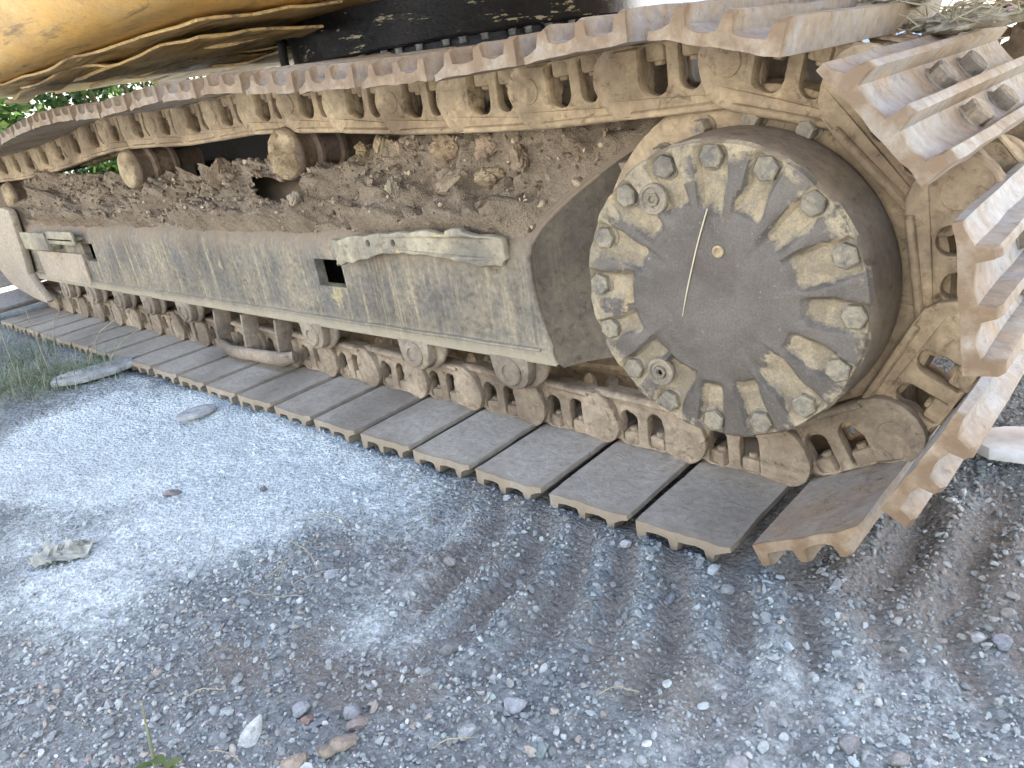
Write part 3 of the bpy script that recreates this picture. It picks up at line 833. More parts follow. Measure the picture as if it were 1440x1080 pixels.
# cover: radial ribs between 16 pockets
NB, SUB = 16, 16
PH0 = math.radians(87.0)
nth = NB * SUB
rs = [.004, .04, .08, .115, .140, .152, .160, .168, .178, .190, .202, .212, .222, .232, .240, .247, .252, .256, .259, .2605]
V = []; mud = []; F = []
for r in rs:
    for k in range(nth):
        a = PH0 + 2 * math.pi * k / nth
        ph = ((k / SUB + .5) % 1) - .5                      # 0 at a bolt
        bi = int(math.floor(k / SUB + .5)) % NB
        wob = NZ[3](bi * 3.7 + 5, r * 30) - .5
        arcw = abs(ph) * 2 * math.pi / NB * r               # metres from the bolt's radius
        half = .020 + .010 * wob + .10 * max(0, .24 - r) * (.0) + .004 * math.sin(bi * 2.1)
        pocket = float(smooth(half + .009, half - .003, arcw)) * float(smooth(.142 + .012 * math.sin(bi * 1.7) + .010 * wob, .162 + .012 * math.sin(bi * 1.7), r)) * (1 - .8 * float(smooth(.2485, .2545, r)))
        rim = float(smooth(.252, .2605, r))
        rr = r - rim * (.0035 * float(smooth(.030, .012, arcw)) ** 1 + .004 * (NZ[2](k * .35, 3.3) - .5))
        n = NZ[4].fbm(r * math.cos(a) * 40 + 30, r * math.sin(a) * 40 + 30, 3) - .5
        y = YH + .015 * pocket + .010 * rim ** 2 + .002 * n * (1 - pocket) + .007 * n * pocket
        V.append((SPR[0] + rr * math.cos(a), y, SPR[1] + rr * math.sin(a)))
        lft = float(smooth(.03, -.14, r * math.cos(a) - .5 * r * math.sin(a) + .06)) * float(smooth(.15, .19, r))
        mud.append(min(1, .02 + .78 * pocket + .30 * float(smooth(.215, .255, r)) + .12 * float(smooth(.14, .18, r)) + .32 * lft))
nr = len(rs)
for j in range(nr - 1):
    for k in range(nth):
        a = j * nth + k; b2 = j * nth + (k + 1) % nth
        F.append((a, a + nth, b2 + nth, b2))
F.append(tuple(range(nth)))
me = mesh_from('cover', V, F, M['hub'], 28); vattr(me, 'mud', mud)
cov = obj('cover', me, fd, label='round dark cover with radial ribs and mud filled pockets')
CB = [hexbolt('bolt', .0205, .016, M['bolt'], True, 'Y') for k in range(2)]
for k in range(NB):
    a = PH0 + 2 * math.pi * k / NB + .01 * math.sin(k * 5)
    obj('bolt', CB[k % 2], fd, Matrix.Translation((SPR[0] + .2335 * math.cos(a), YH + .0165, SPR[1] + .2335 * math.sin(a))) @ Matrix.Rotation(math.pi, 4, 'Z') @ Matrix.Rotation(k * .7, 4, 'Y'))
bm = bmesh.new(); bm_lathe(bm, [(.027, .006), (.027, -.002), (.025, -.004), (.021, -.004), (.019, -.0005), (.013, -.0005)], 28, 'Y', caps=False)
bm_lathe(bm, [(.0125, .0), (.0125, -.003), (.011, -.005), (.0075, -.005), (.006, .0)], 6, 'Y')
PLUG = bm_mesh('plug', bm, M['bolt_dust'], 30)
for (r, a) in ((.195, 120.1), (.188, -126.7)):
    a = math.radians(a)
    obj('plug', PLUG, fd, Matrix.Translation((SPR[0] + r * math.cos(a), YH, SPR[1] + r * math.sin(a))))
bm = bmesh.new(); bm_lathe(bm, [(.010, .002), (.010, -.003), (.007, -.004), (.005, -.001)], 14, 'Y')
a = math.radians(77.1)
obj('centre_plug', bm_mesh('centre_plug', bm, M['caked'], 30), fd, Matrix.Translation((SPR[0] + .085 * math.cos(a), YH - .001, SPR[1] + .085 * math.sin(a))))
bm = bmesh.new(); bm_lathe(bm, [(.20, -.1), (.262, -.1), (.29, .0), (.29, .05)], 48, 'Y')
obj('final_drive', bm_mesh('final_drive', bm, M['hub_wall'], 35), exc, FAR @ Matrix.Translation((SPR[0], 0, SPR[1])))

# ---- car body, slewing ring, house
bm = bmesh.new()
bm_box(bm, (-1.94, 1.40, .66), (2.0, 1.5, .46), .06)
for sx in (-1, 1):
    for sy in (0, 1):
        bm_box(bm, (-1.94 + sx * .95, .52 + sy * 1.76, .52), (.42, .75, .34), .04, Matrix.Rotation(sx * (-.35 if sy == 0 else .35), 3, 'Z'))
bm_lathe(bm, [(.60, .85), (.66, .93)], 48, 'Z', (-1.94, 1.40, 0))
bm_box(bm, (-2.2, .56, .60), (3.3, .10, .56), .02)  # long panel added to block the view and darken the gap under the chain
bm_box(bm, (-3.9, 1.4, .60), (.10, 1.7, .56), .02)
obj('car_body', bm_mesh('car_body', bm, M['dark'], 35), exc)
RC_ = (-1.94, 1.40)
bm = bmesh.new()
bm_lathe(bm, [(.55, .88), (.735, .88), (.735, .925), (.72, .930), (.72, .942), (.735, .945), (.735, .986), (.60, .988)], 96, 'Z', (RC_[0], RC_[1], 0))
rg = obj('slewing_ring', bm_mesh('slewing_ring', bm, M['ring'], 30), exc)
bm = bmesh.new()
bm_lathe(bm, [(.66, .987), (.768, .987), (.773, .994), (.770, 1.0), (.770, 1.19), (.66, 1.19)], 96, 'Z', (RC_[0], RC_[1], 0))
obj('skirt', bm_mesh('skirt', bm, M['black'], 30), exc, label='black skirt with scuffed pale paint above the slewing ring')
RBOLT = hexbolt('bolt', .013, .020, plain('bare_ring_bolt', (.34, .33, .31), .45, (.14, .14, .14), 60), True, 'Z')
for k in range(60):
    a = 2 * math.pi * (k + (.25 if k % 3 == 0 else 0)) / 60
    if math.sin(a) > .35: continue
    obj('bolt', RBOLT, rg, Matrix.Translation((RC_[0] + .751 * math.cos(a), RC_[1] + .751 * math.sin(a), .986)) @ Matrix.Rotation(math.pi, 4, 'X'))

def house_mesh(name, x0, x1, y0, y1, z0, z1, r, mat, segs=6):
    bm = bmesh.new()
    bm_box(bm, ((x0 + x1) / 2, (y0 + y1) / 2, (z0 + z1) / 2), (x1 - x0, y1 - y0, z1 - z0), r, None, segs)
    return bm_mesh(name, bm, mat, 40)
obj('counterweight', house_mesh('counterweight', -4.62, -1.45, -.30, 3.05, 1.145, 2.55, .20, M['yellow'], 10), exc)
obj('engine_hood', house_mesh('engine_hood', -3.9, -1.5, .25, 2.6, 2.5, 2.85, .10, M['yellow']), exc)
obj('side_cabinet', house_mesh('side_cabinet', -1.43, .25, .02, 1.05, 1.16, 2.45, .08, M['yellow']), exc)
obj('cab', house_mesh('cab', -1.0, 1.15, 1.75, 2.78, 1.16, 3.15, .12, M['yellow']), exc)
obj('boom_mount', house_mesh('boom_mount', -1.19, .9, 1.08, 1.72, 1.16, 2.6, .08, M['yellow']), exc)
obj('walkway', house_mesh('walkway', .26, 1.5, .05, 1.06, 1.16, 2.0, .05, M['yellow']), exc)
obj('cab_window', house_mesh('cab_window', -.7, .95, 1.74, 1.76, 2.0, 2.95, .005, M['glass'], 1), exc)
# belly plates: bent sheets in overlapping layers
def bent_plate(name, poly, z, seed, amp, mat, thick=.012):
    me = plate_mesh(name, poly, [], -thick / 2, thick / 2, .003, mat)
    bm = bmesh.new(); bm.from_mesh(me); bpy.data.meshes.remove(me)
    bmesh.ops.triangulate(bm, faces=bm.faces)
    for it in range(4):
        bmesh.ops.subdivide_edges(bm, edges=[e for e in bm.edges if e.calc_length() > .10], cuts=1)
        bmesh.ops.triangulate(bm, faces=bm.faces)
    for v in bm.verts:
        x, t, y = v.co.x, v.co.y, v.co.z
        v.co = Vector((x, y, z + .022 + .03 * float(smooth(-3.2, -3.9, x)) + t + amp * (NZ[seed % 6].fbm(x * 2.4 + 10 + seed, y * 3.4 + 20, 3) - .5)))
    return obj(name, bm_mesh(name, bm, mat, 25), exc)
bent_plate('belly_plate', [(-4.5, -.02), (-3.7, -.06), (-2.6, -.04), (-1.7, .02), (-1.55, .45), (-2.3, .6), (-2.6, 1.3), (-4.4, 1.5)], 1.116, 1, .06, M['belly'], .010)
bent_plate('belly_plate', [(-3.4, .02), (-2.6, .10), (-1.9, .12), (-1.75, .5), (-2.3, .62), (-3.0, .5)], 1.085, 4, .09, M['belly'], .010)
bent_plate('belly_strip', [(-4.3, .20), (-3.4, .12), (-2.5, .26), (-2.0, .42), (-2.1, .52), (-2.6, .40), (-3.4, .24), (-4.3, .30)], 1.080, 3, .08, M['belly'], .014)
bent_plate('belly_plate', [(-4.55, .55), (-3.9, .42), (-3.3, .40), (-2.85, .52), (-2.75, 1.5), (-3.4, 2.3), (-4.4, 2.4)], 1.100, 2, .06, M['belly'], .010)
bent_plate('belly_plate', [(-4.0, .30), (-3.4, .22), (-2.9, .26), (-2.5, .40), (-2.62, .8), (-3.6, .9)], 1.104, 3, .07, M['belly'], .010)
bent_plate('belly_plate', [(-4.3, .95), (-3.7, .75), (-3.0, .72), (-2.66, .90), (-2.72, 2.2), (-4.0, 2.3)], 1.092, 5, .05, M['belly'], .010)
bent_plate('belly_plate', [(-4.45, 1.3), (-3.6, 1.05), (-2.9, 1.0), (-2.69, 1.2), (-2.75, 2.3), (-4.2, 2.4)], 1.086, 0, .05, M['belly'], .010)
bent_plate('belly_strip', [(-4.2, .62), (-3.3, .50), (-2.6, .58), (-2.58, .70), (-3.3, .64), (-4.2, .78)], 1.088, 4, .06, M['belly'], .012)
bent_plate('belly_strip', [(-4.3, 1.02), (-3.2, .86), (-2.62, .88), (-2.60, .98), (-3.2, .98), (-4.3, 1.2)], 1.080, 2, .05, M['belly'], .012)
bm = bmesh.new(); bm_tube(bm, [(-2.35, .72, 1.16), (-2.36, .71, 1.04), (-2.36, .71, .93)], .018, 10)
obj('hose', bm_mesh('hose', bm, M['dark'], 50), exc)

# ------------------------------------------------------------------ soil heaped on the frame
sx_ = np.linspace(-3.98, -.20, 420); st_ = np.linspace(0, 1, 46)
SX, ST = np.meshgrid(sx_, st_, indexing='ij')
zz = .505 + ST * .235; 
yy = np.interp(zz, [.50, .515, .72, .735, .78], [-.026, -.012, .175, .22, .24])
KT = .62 + .38 * smooth(-1.35, -.95, SX)
zz = np.where(zz > .515, .515 + (zz - .515) * KT, zz); yy = np.where(yy > -.012, -.012 + (yy + .012) * KT, yy)
n_big = NZ[0].fbm(SX * 5 + 10, ST * 1.6 + 10, 3); n_mid = NZ[1].fbm(SX * 26 + 10, ST * 7 + 4, 3); n_fine = NZ[2].fbm(SX * 90 + 10, ST * 26 + 7, 3)
thick = .006 + .075 * smooth(.42, .70, n_big) + .075 * (n_mid - .40) + .034 * (n_fine - .5)
heap = .065 * smooth(-1.15, -.95, SX) * (1 - smooth(-.50, -.32, SX)) * smooth(.25, .75, ST) + .07 * smooth(-3.75, -3.5, SX) * (1 - smooth(-2.95, -2.75, SX)) * smooth(.1, .5, ST)
heap = heap + .05 * np.exp(-((SX + 1.72) / .10) ** 2) * smooth(.3, .8, ST)
thick = (thick + heap) * smooth(.0, .10 , ST + .06 * (n_mid - .5)) - .010 * (1 - smooth(.0, .06, ST))
rend = np.sqrt(np.maximum(np.interp(yy, *RE) ** 2 - (zz - SPR[1]) ** 2, 0))
okx = SX < -rend - .02
thick = np.where(okx, thick, -.03)
thick = thick * smooth(.0, .10, -rend - .02 - SX + .0) + np.where(SX > -rend - .02, -.02, 0)
nyv, nzv = -.74, .67
PX = SX; PY = yy + thick * nyv; PZ = zz + thick * nzv
holemask = (np.abs(SX + 1.43 + .05 * (ST - .45)) < .12 + .03 * (n_fine - .5)) & (ST > .30) & (ST < .62)
idx = np.arange(SX.size).reshape(SX.shape)
F = np.stack([idx[:-1, :-1], idx[1:, :-1], idx[1:, 1:], idx[:-1, 1:]], -1).reshape(-1, 4)
fm = (holemask[:-1, :-1] | (SX > -rend)[:-1, :-1]).reshape(-1)
me = mesh_np('soil_cover', np.stack([PX, PY, PZ], -1).reshape(-1, 3), F[~fm], M['soil'], True)
obj('soil', me, kind='stuff', label='brown soil heaped along the sloping top of the track frame', category='soil')

# ------------------------------------------------------------------ stones
def ico():
    bm = bmesh.new(); bmesh.ops.create_icosphere(bm, subdivisions=1, radius=1)
    v = np.array([x.co[:] for x in bm.verts]); f = np.array([[q.index for q in x.verts] for x in bm.faces]); bm.free(); return v, f
def ico2():
    bm = bmesh.new(); bmesh.ops.create_icosphere(bm, subdivisions=2, radius=1)
    v = np.array([x.co[:] for x in bm.verts]); f = np.array([[q.index for q in x.verts] for x in bm.faces]); bm.free(); return v, f
IV, IF = ico(); JV, JF = ico2()
def pebble_shapes(V0, n, rg, rough):
    out = []
    for k in range(n):
        v = V0.copy()
        for c in range(10):                                 # flatten some sides: broken stone
            d = rg.normal(size=3); d /= np.linalg.norm(d); h = rg.uniform(.45, .85)
            t = v @ d; v = v - np.outer(np.maximum(t - h, 0), d)
        v *= (1 + rough * rg.normal(size=(len(v), 1)))
        v *= np.array([1, rg.uniform(.62, .95), rg.uniform(.42, .75)])
        out.append(v)
    return np.array(out)
def rotmats(n, rg, tilt=.5):
    a = rg.uniform(0, 2 * np.pi, n); b = rg.normal(0, tilt, n); c = rg.normal(0, tilt, n)
    ca, sa, cb, sb, cc, sc = np.cos(a), np.sin(a), np.cos(b), np.sin(b), np.cos(c), np.sin(c)
    Z = np.zeros(n); O = np.ones(n)
    Rz = np.stack([np.stack([ca, -sa, Z], -1), np.stack([sa, ca, Z], -1), np.stack([Z, Z, O], -1)], 1)
    Rx = np.stack([np.stack([O, Z, Z], -1), np.stack([Z, cb, -sb], -1), np.stack([Z, sb, cb], -1)], 1)
    Ry = np.stack([np.stack([cc, Z, sc], -1), np.stack([Z, O, Z], -1), np.stack([-sc, Z, cc], -1)], 1)
    return Rz @ Rx @ Ry
def scatter(name, P, S, C, V0, F0, rg, mat, tilt=.5, rough=.05, smooth_all=False, sink=.15, **props):
    n = len(P); SHP = pebble_shapes(V0, 14, rg, rough)
    kind = rg.integers(0, 14, n)
    v = SHP[kind] * S[:, None, None]
    v = np.einsum('nij,nkj->nki', rotmats(n, rg, tilt), v)
    P = P.copy(); P[:, 2] += S * (.5 - sink * 1.6)
    v = v + P[:, None, :]
    m = V0.shape[0]
    f = F0[None] + (np.arange(n) * m)[:, None, None]
    me = mesh_np(name, v.reshape(-1, 3), f.reshape(-1, 3), mat, smooth_all)
    if C is not None: vcol(me, 'Col', np.repeat(C, m, 0))
    return obj(name, me, **props)
def stone_colors(n, rg, dust, soil):
    pal = np.array([(.20, .21, .205), (.26, .275, .265), (.155, .165, .165), (.32, .335, .32), (.23, .22, .195), (.28, .25, .21), (.18, .195, .19), (.40, .40, .375), (.25, .205, .17), (.21, .245, .23)])
    pr = np.array([.2, .17, .16, .1, .1, .06, .1, .04, .03, .04])
    c = pal[rg.choice(len(pal), n, p=pr / pr.sum())] * rg.uniform(.85, 1.42, (n, 1))
    d = np.clip(dust * rg.uniform(.45, 1.15, n), 0, .92)[:, None]
    c = c * (1 - d) + np.array([.58, .625, .605]) * d
    s = np.clip(soil * rg.uniform(.0, .8, n), 0, .7)[:, None]
    return c * (1 - s) + np.array([.25, .24, .215]) * s
rg = np.random.default_rng(5)
def sample(n, box, keep):
    X = rg.uniform(box[0], box[1], n); Y = rg.uniform(box[2], box[3], n)
    d, s, ridge, rm = masks(X, Y)[:4]
    # more stones on the ridges, fewer in soil and dust; none under the shoes
    pr = (1 - .62 * s) * (1 - .45 * d) * (1 - rm * .5 * (1 - ridge))
    pr = pr * np.where((Y > -.225) & (Y < .44) & (X < .12), .0, 1)
    pr = pr * keep(X, Y)
    k = rg.random(n) < pr
    X, Y, d, s = X[k], Y[k], d[k], s[k]
    return np.stack([X, Y, ground_z(X, Y)], -1), d, s
def near_cam(lo, hi):
    return lambda X, Y: 1 - smooth(lo, hi, np.hypot(X - .35, Y + .95))
P, d, s = sample(42000, (-1.6, 1.4, -1.7, .7), near_cam(.95, 1.8))
S = np.clip(rg.lognormal(math.log(.0054), .36, len(P)) * (1 - .3 * d), .003, .017); CC = stone_colors(len(P), rg, d, s)
big = S > .0068
scatter('gravel', P[big], S[big], CC[big], JV, JF, rg, M['stone'], .45, .04, False, .16, kind='stuff', label='coarser grey crushed stones scattered across the yard', category='gravel')
scatter('gravel', P[~big], S[~big], CC[~big], IV, IF, rg, M['stone'], .5, .06, False, .16, kind='stuff', label='loose grey crushed gravel covering the yard', category='gravel')
P, d, s = sample(125000, (-2.4, 1.5, -1.75, .9), near_cam(1.3, 2.9))
S = rg.lognormal(math.log(.0032), .34, len(P))
scatter('gravel', P, np.clip(S, .002, .009), stone_colors(len(P), rg, d, s), IV, IF, rg, M['stone'], .6, .08, False, .14, kind='stuff', label='fine grey grit lying between the larger gravel', category='gravel')

# crumbs on the soil
n = 3200
X = rg.uniform(-3.9, -.33, n); T = rg.random(n) ** .8
ii = np.clip(((X + 3.98) / 3.78 * 419).astype(int), 0, 419); jj = np.clip((T * 45).astype(int), 0, 45)
P = np.stack([X, PY[ii, jj], PZ[ii, jj]], -1)
keep = (~holemask[ii, jj]) & okx[ii, jj]
P = P[keep]; S = np.clip(rg.lognormal(math.log(.0058), .5, len(P)), .002, .02)
cc = np.array([(.30, .22, .145), (.22, .155, .10), (.40, .31, .21), (.16, .115, .08)])[rg.integers(0, 4, len(P))] * rg.uniform(.75, 1.2, (len(P), 1))
scatter('soil_crumbs', P, S, cc, IV, IF, rg, M['stone'], 1.0, .12, False, .2, kind='stuff', label='loose crumbs of dry soil lying on the track frame', category='soil')

def surf(x, t):
    i = int(np.clip((x + 3.98) / 3.78 * 419, 0, 419)); j = int(np.clip(t * 45, 0, 45))
    return Vector((PX[i, j], PY[i, j], PZ[i, j]))
def rock_mesh(name, size, seed, mat, lumps=.18, flats=6, sub=3, hf=0.0):
    r_ = np.random.default_rng(seed)
    bm = bmesh.new(); bmesh.ops.create_icosphere(bm, subdivisions=sub, radius=1)
    ds = [Vector(r_.normal(size=3)).normalized() for k in range(flats)]; hs = r_.uniform(.55, .9, flats)
    for v in bm.verts:
        c = v.co.copy()
        for d_, h_ in zip(ds, hs):
            t = c.dot(d_)
            if t > h_: c -= d_ * (t - h_)
        q = float(NZ[seed % 6].fbm(c.x * 2.6 + seed + 9, c.y * 2.6 + c.z * 1.9 + 7, 3)) - .5
        c *= 1 + lumps * 2 * q
        if hf: c *= 1 + hf * (float(NZ[(seed + 2) % 6].fbm(c.x * 9 + seed + 9, c.y * 9 + c.z * 7 + 7, 2)) - .5)
        v.co = Vector((c.x * size[0], c.y * size[1], c.z * size[2]))
    return bm_mesh(name, bm, mat, 32)
# clods on the frame: (x, t on the slope, size, colour, label)
clods = [(-1.02, .72, (.042, .034, .030), (.36, .26, .13), 'yellowish rounded clay clod on the soil beside the mud caked roller'),
         (-1.15, .90, (.022, .020, .030), (.33, .22, .10), 'small upright yellow clod in the dark corner behind the roller'),
         (-.76, .62, (.044, .034, .034), (.40, .27, .15), 'tan clay clod just under the chain, left of the split clods'),
         (-.63, .62, (.036, .030, .030), (.34, .22, .145), 'reddish clay clod with a small knob on the soil heap'),
         (-.54, .55, (.046, .026, .032), (.34, .23, .15), 'large tilted flake of clay leaning at the right of the soil heap'),
         (-.63, .46, (.046, .030, .022), (.42, .31, .18), 'yellow brown clod in the middle of the clod pile'),
         (-.70, .34, (.050, .036, .026), (.37, .28, .18), 'cracked flat clod lowest on the soil heap'),
         (-1.745, .66, (.060, .045, .052), (.26, .17, .10), 'big dark brown crumbly lump beside the mud caked carrier roller'),
         (-1.30, .28, (.022, .03, .020), (.44, .36, .25), 'pale crumb of earth by the dark opening in the frame'),
         (-.90, .30, (.022, .018, .030), (.36, .29, .20), 'short pale upright crumb near the torn guard plate')]
for k, (x, t, sz, c, lab) in enumerate(clods):
    c = tuple(.45 * q_ + .55 * v for q_, v in zip((.33, .26, .18), c))
    m = plain('clod_earth_%d' % k, c, 1.0, tuple(v * .55 for v in c), 34, .9)
    o = obj('earth_clod', rock_mesh('earth_clod', sz, 40 + k, m, .34, 4, 4, .35), None, None, label=lab, category='clod', group='clods lying on the track frame')
    o.scale = (.82, .82, .82)
    p = surf(x, t); o.location = p + Vector((0, -.008, sz[2] * .32)); o.rotation_euler = (random.uniform(-.4, .4), random.uniform(-.4, .4), random.uniform(0, 3))

# ------------------------------------------------------------------ single stones in the gravel
def gz(x, y): return float(ground_z(np.array([x]), np.array([y]))[0])
stones = [((-.333, -.943), (.034, .013, .018), (.72, .72, .66), 'white angular stone shard standing in the dark gravel', .9),
          ((-.288, -.875), (.012, .009, .009), (.42, .25, .17), 'small reddish pebble beside a long grey one', 0),
          ((-.268, -.868), (.019, .007, .007), (.22, .25, .28), 'long blue grey pebble beside the small reddish one', .5),
          ((-.212, -.836), (.018, .012, .010), (.38, .29, .24), 'oval pinkish brown pebble near the white shard', .3),
          ((-.201, -.872), (.022, .015, .012), (.45, .33, .22), 'tan stone with a ragged top near the bottom edge', .2),
          ((-.235, -.933), (.019, .015, .014), (.58, .42, .27), 'orange and white stone at the bottom edge of the photo', .6),
          ((-.207, -.894), (.013, .011, .010), (.40, .31, .19), 'yellow brown pebble just below the tan ragged stone', 0),
          ((-.311, -.871), (.016, .013, .012), (.42, .44, .45), 'pale grey blocky stone left of the reddish pebble', .2),
          ((-.237, -.827), (.015, .014, .013), (.33, .33, .33), 'grey rounded stone above the pinkish brown pebble', 0),
          ((-.221, -.800), (.013, .006, .007), (.58, .46, .34), 'cream and orange sliver of stone above the grey stones', 1.2),
          ((-.066, -.753), (.015, .011, .010), (.50, .50, .49), 'pale oval pebble at the lower middle of the gravel', .4),
          ((-.214, -.647), (.019, .015, .012), (.30, .29, .27), 'brownish grey stone at the edge of the soil furrows', .2),
          ((-.386, -.483), (.016, .014, .012), (.42, .37, .31), 'round beige pebble in the soil left of the furrows', 0),
          ((-.557, -.635), (.017, .016, .012), (.42, .44, .45), 'pale round stone beside the dry stems', 0),
          ((.098, -.293), (.013, .011, .010), (.36, .36, .33), 'grey pebble lying alone in a furrow below the shoes', 0),
          ((.024, -.351), (.016, .008, .009), (.29, .30, .31), 'tilted elongated stone on the stony ridge below the shoes', 1.0),
          ((.245, -.212), (.018, .009, .009), (.36, .37, .37), 'flat grey stone on the ridge under the curved shoe', .7),
          ((.474, -.195), (.017, .012, .011), (.36, .37, .40), 'smooth blue grey stone near the right edge of the photo', .6),
          ((.445, -.196), (.012, .010, .010), (.52, .52, .50), 'whitish stone left of the smooth blue grey one', 0),
          ((.366, -.483), (.018, .012, .010), (.36, .34, .33), 'brown grey oval stone in the pale gravel', .6),
          ((.423, -.470), (.014, .010, .010), (.40, .36, .30), 'tan oval stone lower right in the pale gravel', .2),
          ((.264, -.591), (.017, .014, .010), (.46, .44, .43), 'flat pinkish grey stone at the bottom of the pale gravel', .4),
          ((-.045, -.677), (.021, .016, .012), (.44, .45, .46), 'broad pale grey stone below the furrows', .3),
          ((-.445, -.251), (.011, .008, .008), (.62, .62, .60), 'small white pebble close to the shoes', 0),
          ((-.119, -.270), (.012, .009, .009), (.58, .58, .57), 'white chip just below the second shoe', 0),
          ((-1.257, -.644), (.026, .014, .010), (.40, .33, .30), 'brownish flat stone in the pale dust', .4),
          ((-1.031, -.509), (.013, .010, .009), (.30, .25, .22), 'small brown stone in the pale dust nearer the shoes', 0)]
for k, ((x, y), sz, c, lab, rz) in enumerate(stones):
    g_ = sum(c) / 3; c = tuple(.85 * (g_ * .35 + v * .65) for v in c)
    m = plain('stone_rock_%d' % k, c, .95, tuple(v * .62 for v in c), 90, .9)
    shard = k == 0
    o = obj('stone', rock_mesh('stone', sz, 60 + k, m, .10 if not shard else .02, 10, 2 if shard else 3, 0 if shard else .12), None, None, label=lab, category='stone', group='larger stones lying in the gravel')
    o.location = (x, y, gz(x, y) + sz[2] * .55)
    o.rotation_euler = (.2 * math.sin(k), (-.55 if shard else .2 * math.cos(k)), rz + .8)

# ------------------------------------------------------------------ litter: slab, slotted plate, wrapper, plank
m_pale = plain('pale_slab', (.42, .42, .40), .95, (.27, .27, .26), 30, .9)
pts = [(-.13, -.045), (-.07, -.06), (.03, -.055), (.11, -.05), (.15, -.02), (.145, .03), (.06, .055), (-.04, .05), (-.10, .03), (-.15, .0)]
me = plate_mesh('broken_slab', pts, [arc(-.10, -.012, .014, 0, 320, 9)], -.012, .012, .005, m_pale)
o = obj('broken_slab', me, None, None, label='broken pale slab with a small hole lying beside the grass', category='slab')
o.matrix_basis = Matrix.Translation((-2.53, -.36, gz(-2.53, -.36) + .022)) @ Matrix.Rotation(1.3, 4, 'Z') @ Matrix.Rotation(math.radians(90) + .10, 4, 'X')
pts = [(.062 * math.cos(t) * (1 + .05 * math.sin(3 * t)), .036 * math.sin(t)) for t in np.linspace(0, 2 * math.pi, 26)[:-1]]
me = plate_mesh('slotted_plate', pts, [[(-.022, -.007), (.014, -.007), (.018, 0), (.014, .007), (-.022, .007), (-.026, 0)]], -.007, .007, .003, m_pale)
o = obj('slotted_plate', me, None, None, label='small pale oval plate with a slot lying in the dust', category='plate')
o.matrix_basis = Matrix.Translation((-1.71, -.345, gz(-1.71, -.345) + .020)) @ Matrix.Rotation(1.2, 4, 'Z') @ Matrix.Rotation(math.radians(90) + .05, 4, 'X')
V = []; F = []
for i in range(15):
    for j in range(11):
        u, v = i / 14 - .5, j / 10 - .5
        n1_ = float(NZ[0].fbm(u * 6 + 3, v * 6 + 3, 3)) - .5; n2_ = float(NZ[1].fbm(u * 6 + 3, v * 6 + 3, 3)) - .5
        V.append((u * .12 + .05 * n1_, v * .075 + .04 * n2_, .018 + .06 * abs(n1_ + n2_) - .012 * (abs(u) + abs(v))))
for i in range(14):
    for j in range(10): a = i * 11 + j; F.append((a, a + 11, a + 12, a + 1))
me = mesh_from('crumpled_wrapper', V, F, plain('wrapper_cloth', (.42, .40, .32), .9, (.26, .27, .25), 26, .6))
o = obj('crumpled_wrapper', me, None, None, label='crumpled cream wrapper lying on the pale dust', category='wrapper')
md = o.modifiers.new('thick', 'SOLIDIFY'); md.thickness = .002
o.location = (-1.21, -.92, gz(-1.21, -.92)); o.rotation_euler = (0, 0, .9)
pts = [(.10, -.062), (1.5, -.062), (1.5, .062), (.06, .062)] + [(-.0 + .0, .055), (-.022, .03), (-.03, -.0), (-.015, -.03), (.03, -.052)]
me = plate_mesh('white_plank', pts, [], -.014, .014, .006, plain('white_plank_paint', (.68, .68, .66), .85, (.46, .42, .37), 9, .3))
o = obj('plank', me, None, None, label='white plank with a rounded end lying behind the sprocket', category='plank')
o.matrix_basis = Matrix.Translation((.335, .352, .018)) @ Matrix.Rotation(.25, 4, 'Z') @ Matrix.Rotation(math.radians(90), 4, 'X')

# ------------------------------------------------------------------ dry stems on the gravel and on the cover
def stem(name, pts, r, mat, lab, cat='stem', group=None):
    bm = bmesh.new(); bm_tube(bm, pts, r, 5)
    o = obj(name, bm_mesh(name, bm, mat, 60), None, None, label=lab, category=cat)
    o['kind'] = 'thing'
    if group: o['group'] = group
    return o
def ground_stem(x0, y0, x1, y1, bow, r, lift, lab):
    r *= .62; bow *= .6
    pts = []
    for k in range(9):
        t = k / 8; x = x0 + (x1 - x0) * t - bow * math.sin(math.pi * t) * (y1 - y0); y = y0 + (y1 - y0) * t + bow * math.sin(math.pi * t) * (x1 - x0)
        pts.append((x, y, gz(x, y) + .009 + lift * .6 * math.sin(math.pi * t)))
    stem('dry_grass', pts, r, M['straw'], lab, 'dry grass', 'dry grass blades lying on the gravel')
for args in ((-.74, -.62, -.60, -.64, .1, .0016, .012, 'long dry grass blade, uppermost of the tangle in the dusty gravel'), (-.70, -.56, -.66, -.72, .2, .0016, .02, 'bowed dry grass blade running down through the tangle in the dusty gravel'), (-.60, -.70, -.54, -.62, .1, .0014, .015, 'short dry grass blade at the right side of the tangle'),
             (-.72, -.66, -.62, -.74, .3, .0013, .012, 'strongly curved dry grass blade at the left side of the tangle'), (-.66, -.76, -.55, -.71, -.2, .0014, .01, 'dry grass blade lowest in the tangle in the dusty gravel'), (-.93, -.69, -.86, -.74, .15, .0013, .008, 'single dry grass blade in the pale dust left of the tangle'),
             (-.80, -.55, -.70, -.50, .1, .0015, .01, 'dry grass blade above the tangle, nearer the track shoes'), (-.36, -1.0, -.30, -.98, .1, .0015, .01, 'dry grass blade beside the white stone shard'), (-.50, -.97, -.46, -.92, .1, .0015, .01, 'dry grass blade in the dark gravel at lower left'),
             (-.08, -.80, -.05, -.76, .1, .0018, .01, 'pale dry grass blade in the gravel near the bottom middle'), (.05, -.60, .09, -.55, .1, .0018, .01, 'pale dry grass blade below the soil furrows')):
    ground_stem(*args)
a = math.radians(77.1)
pts = []
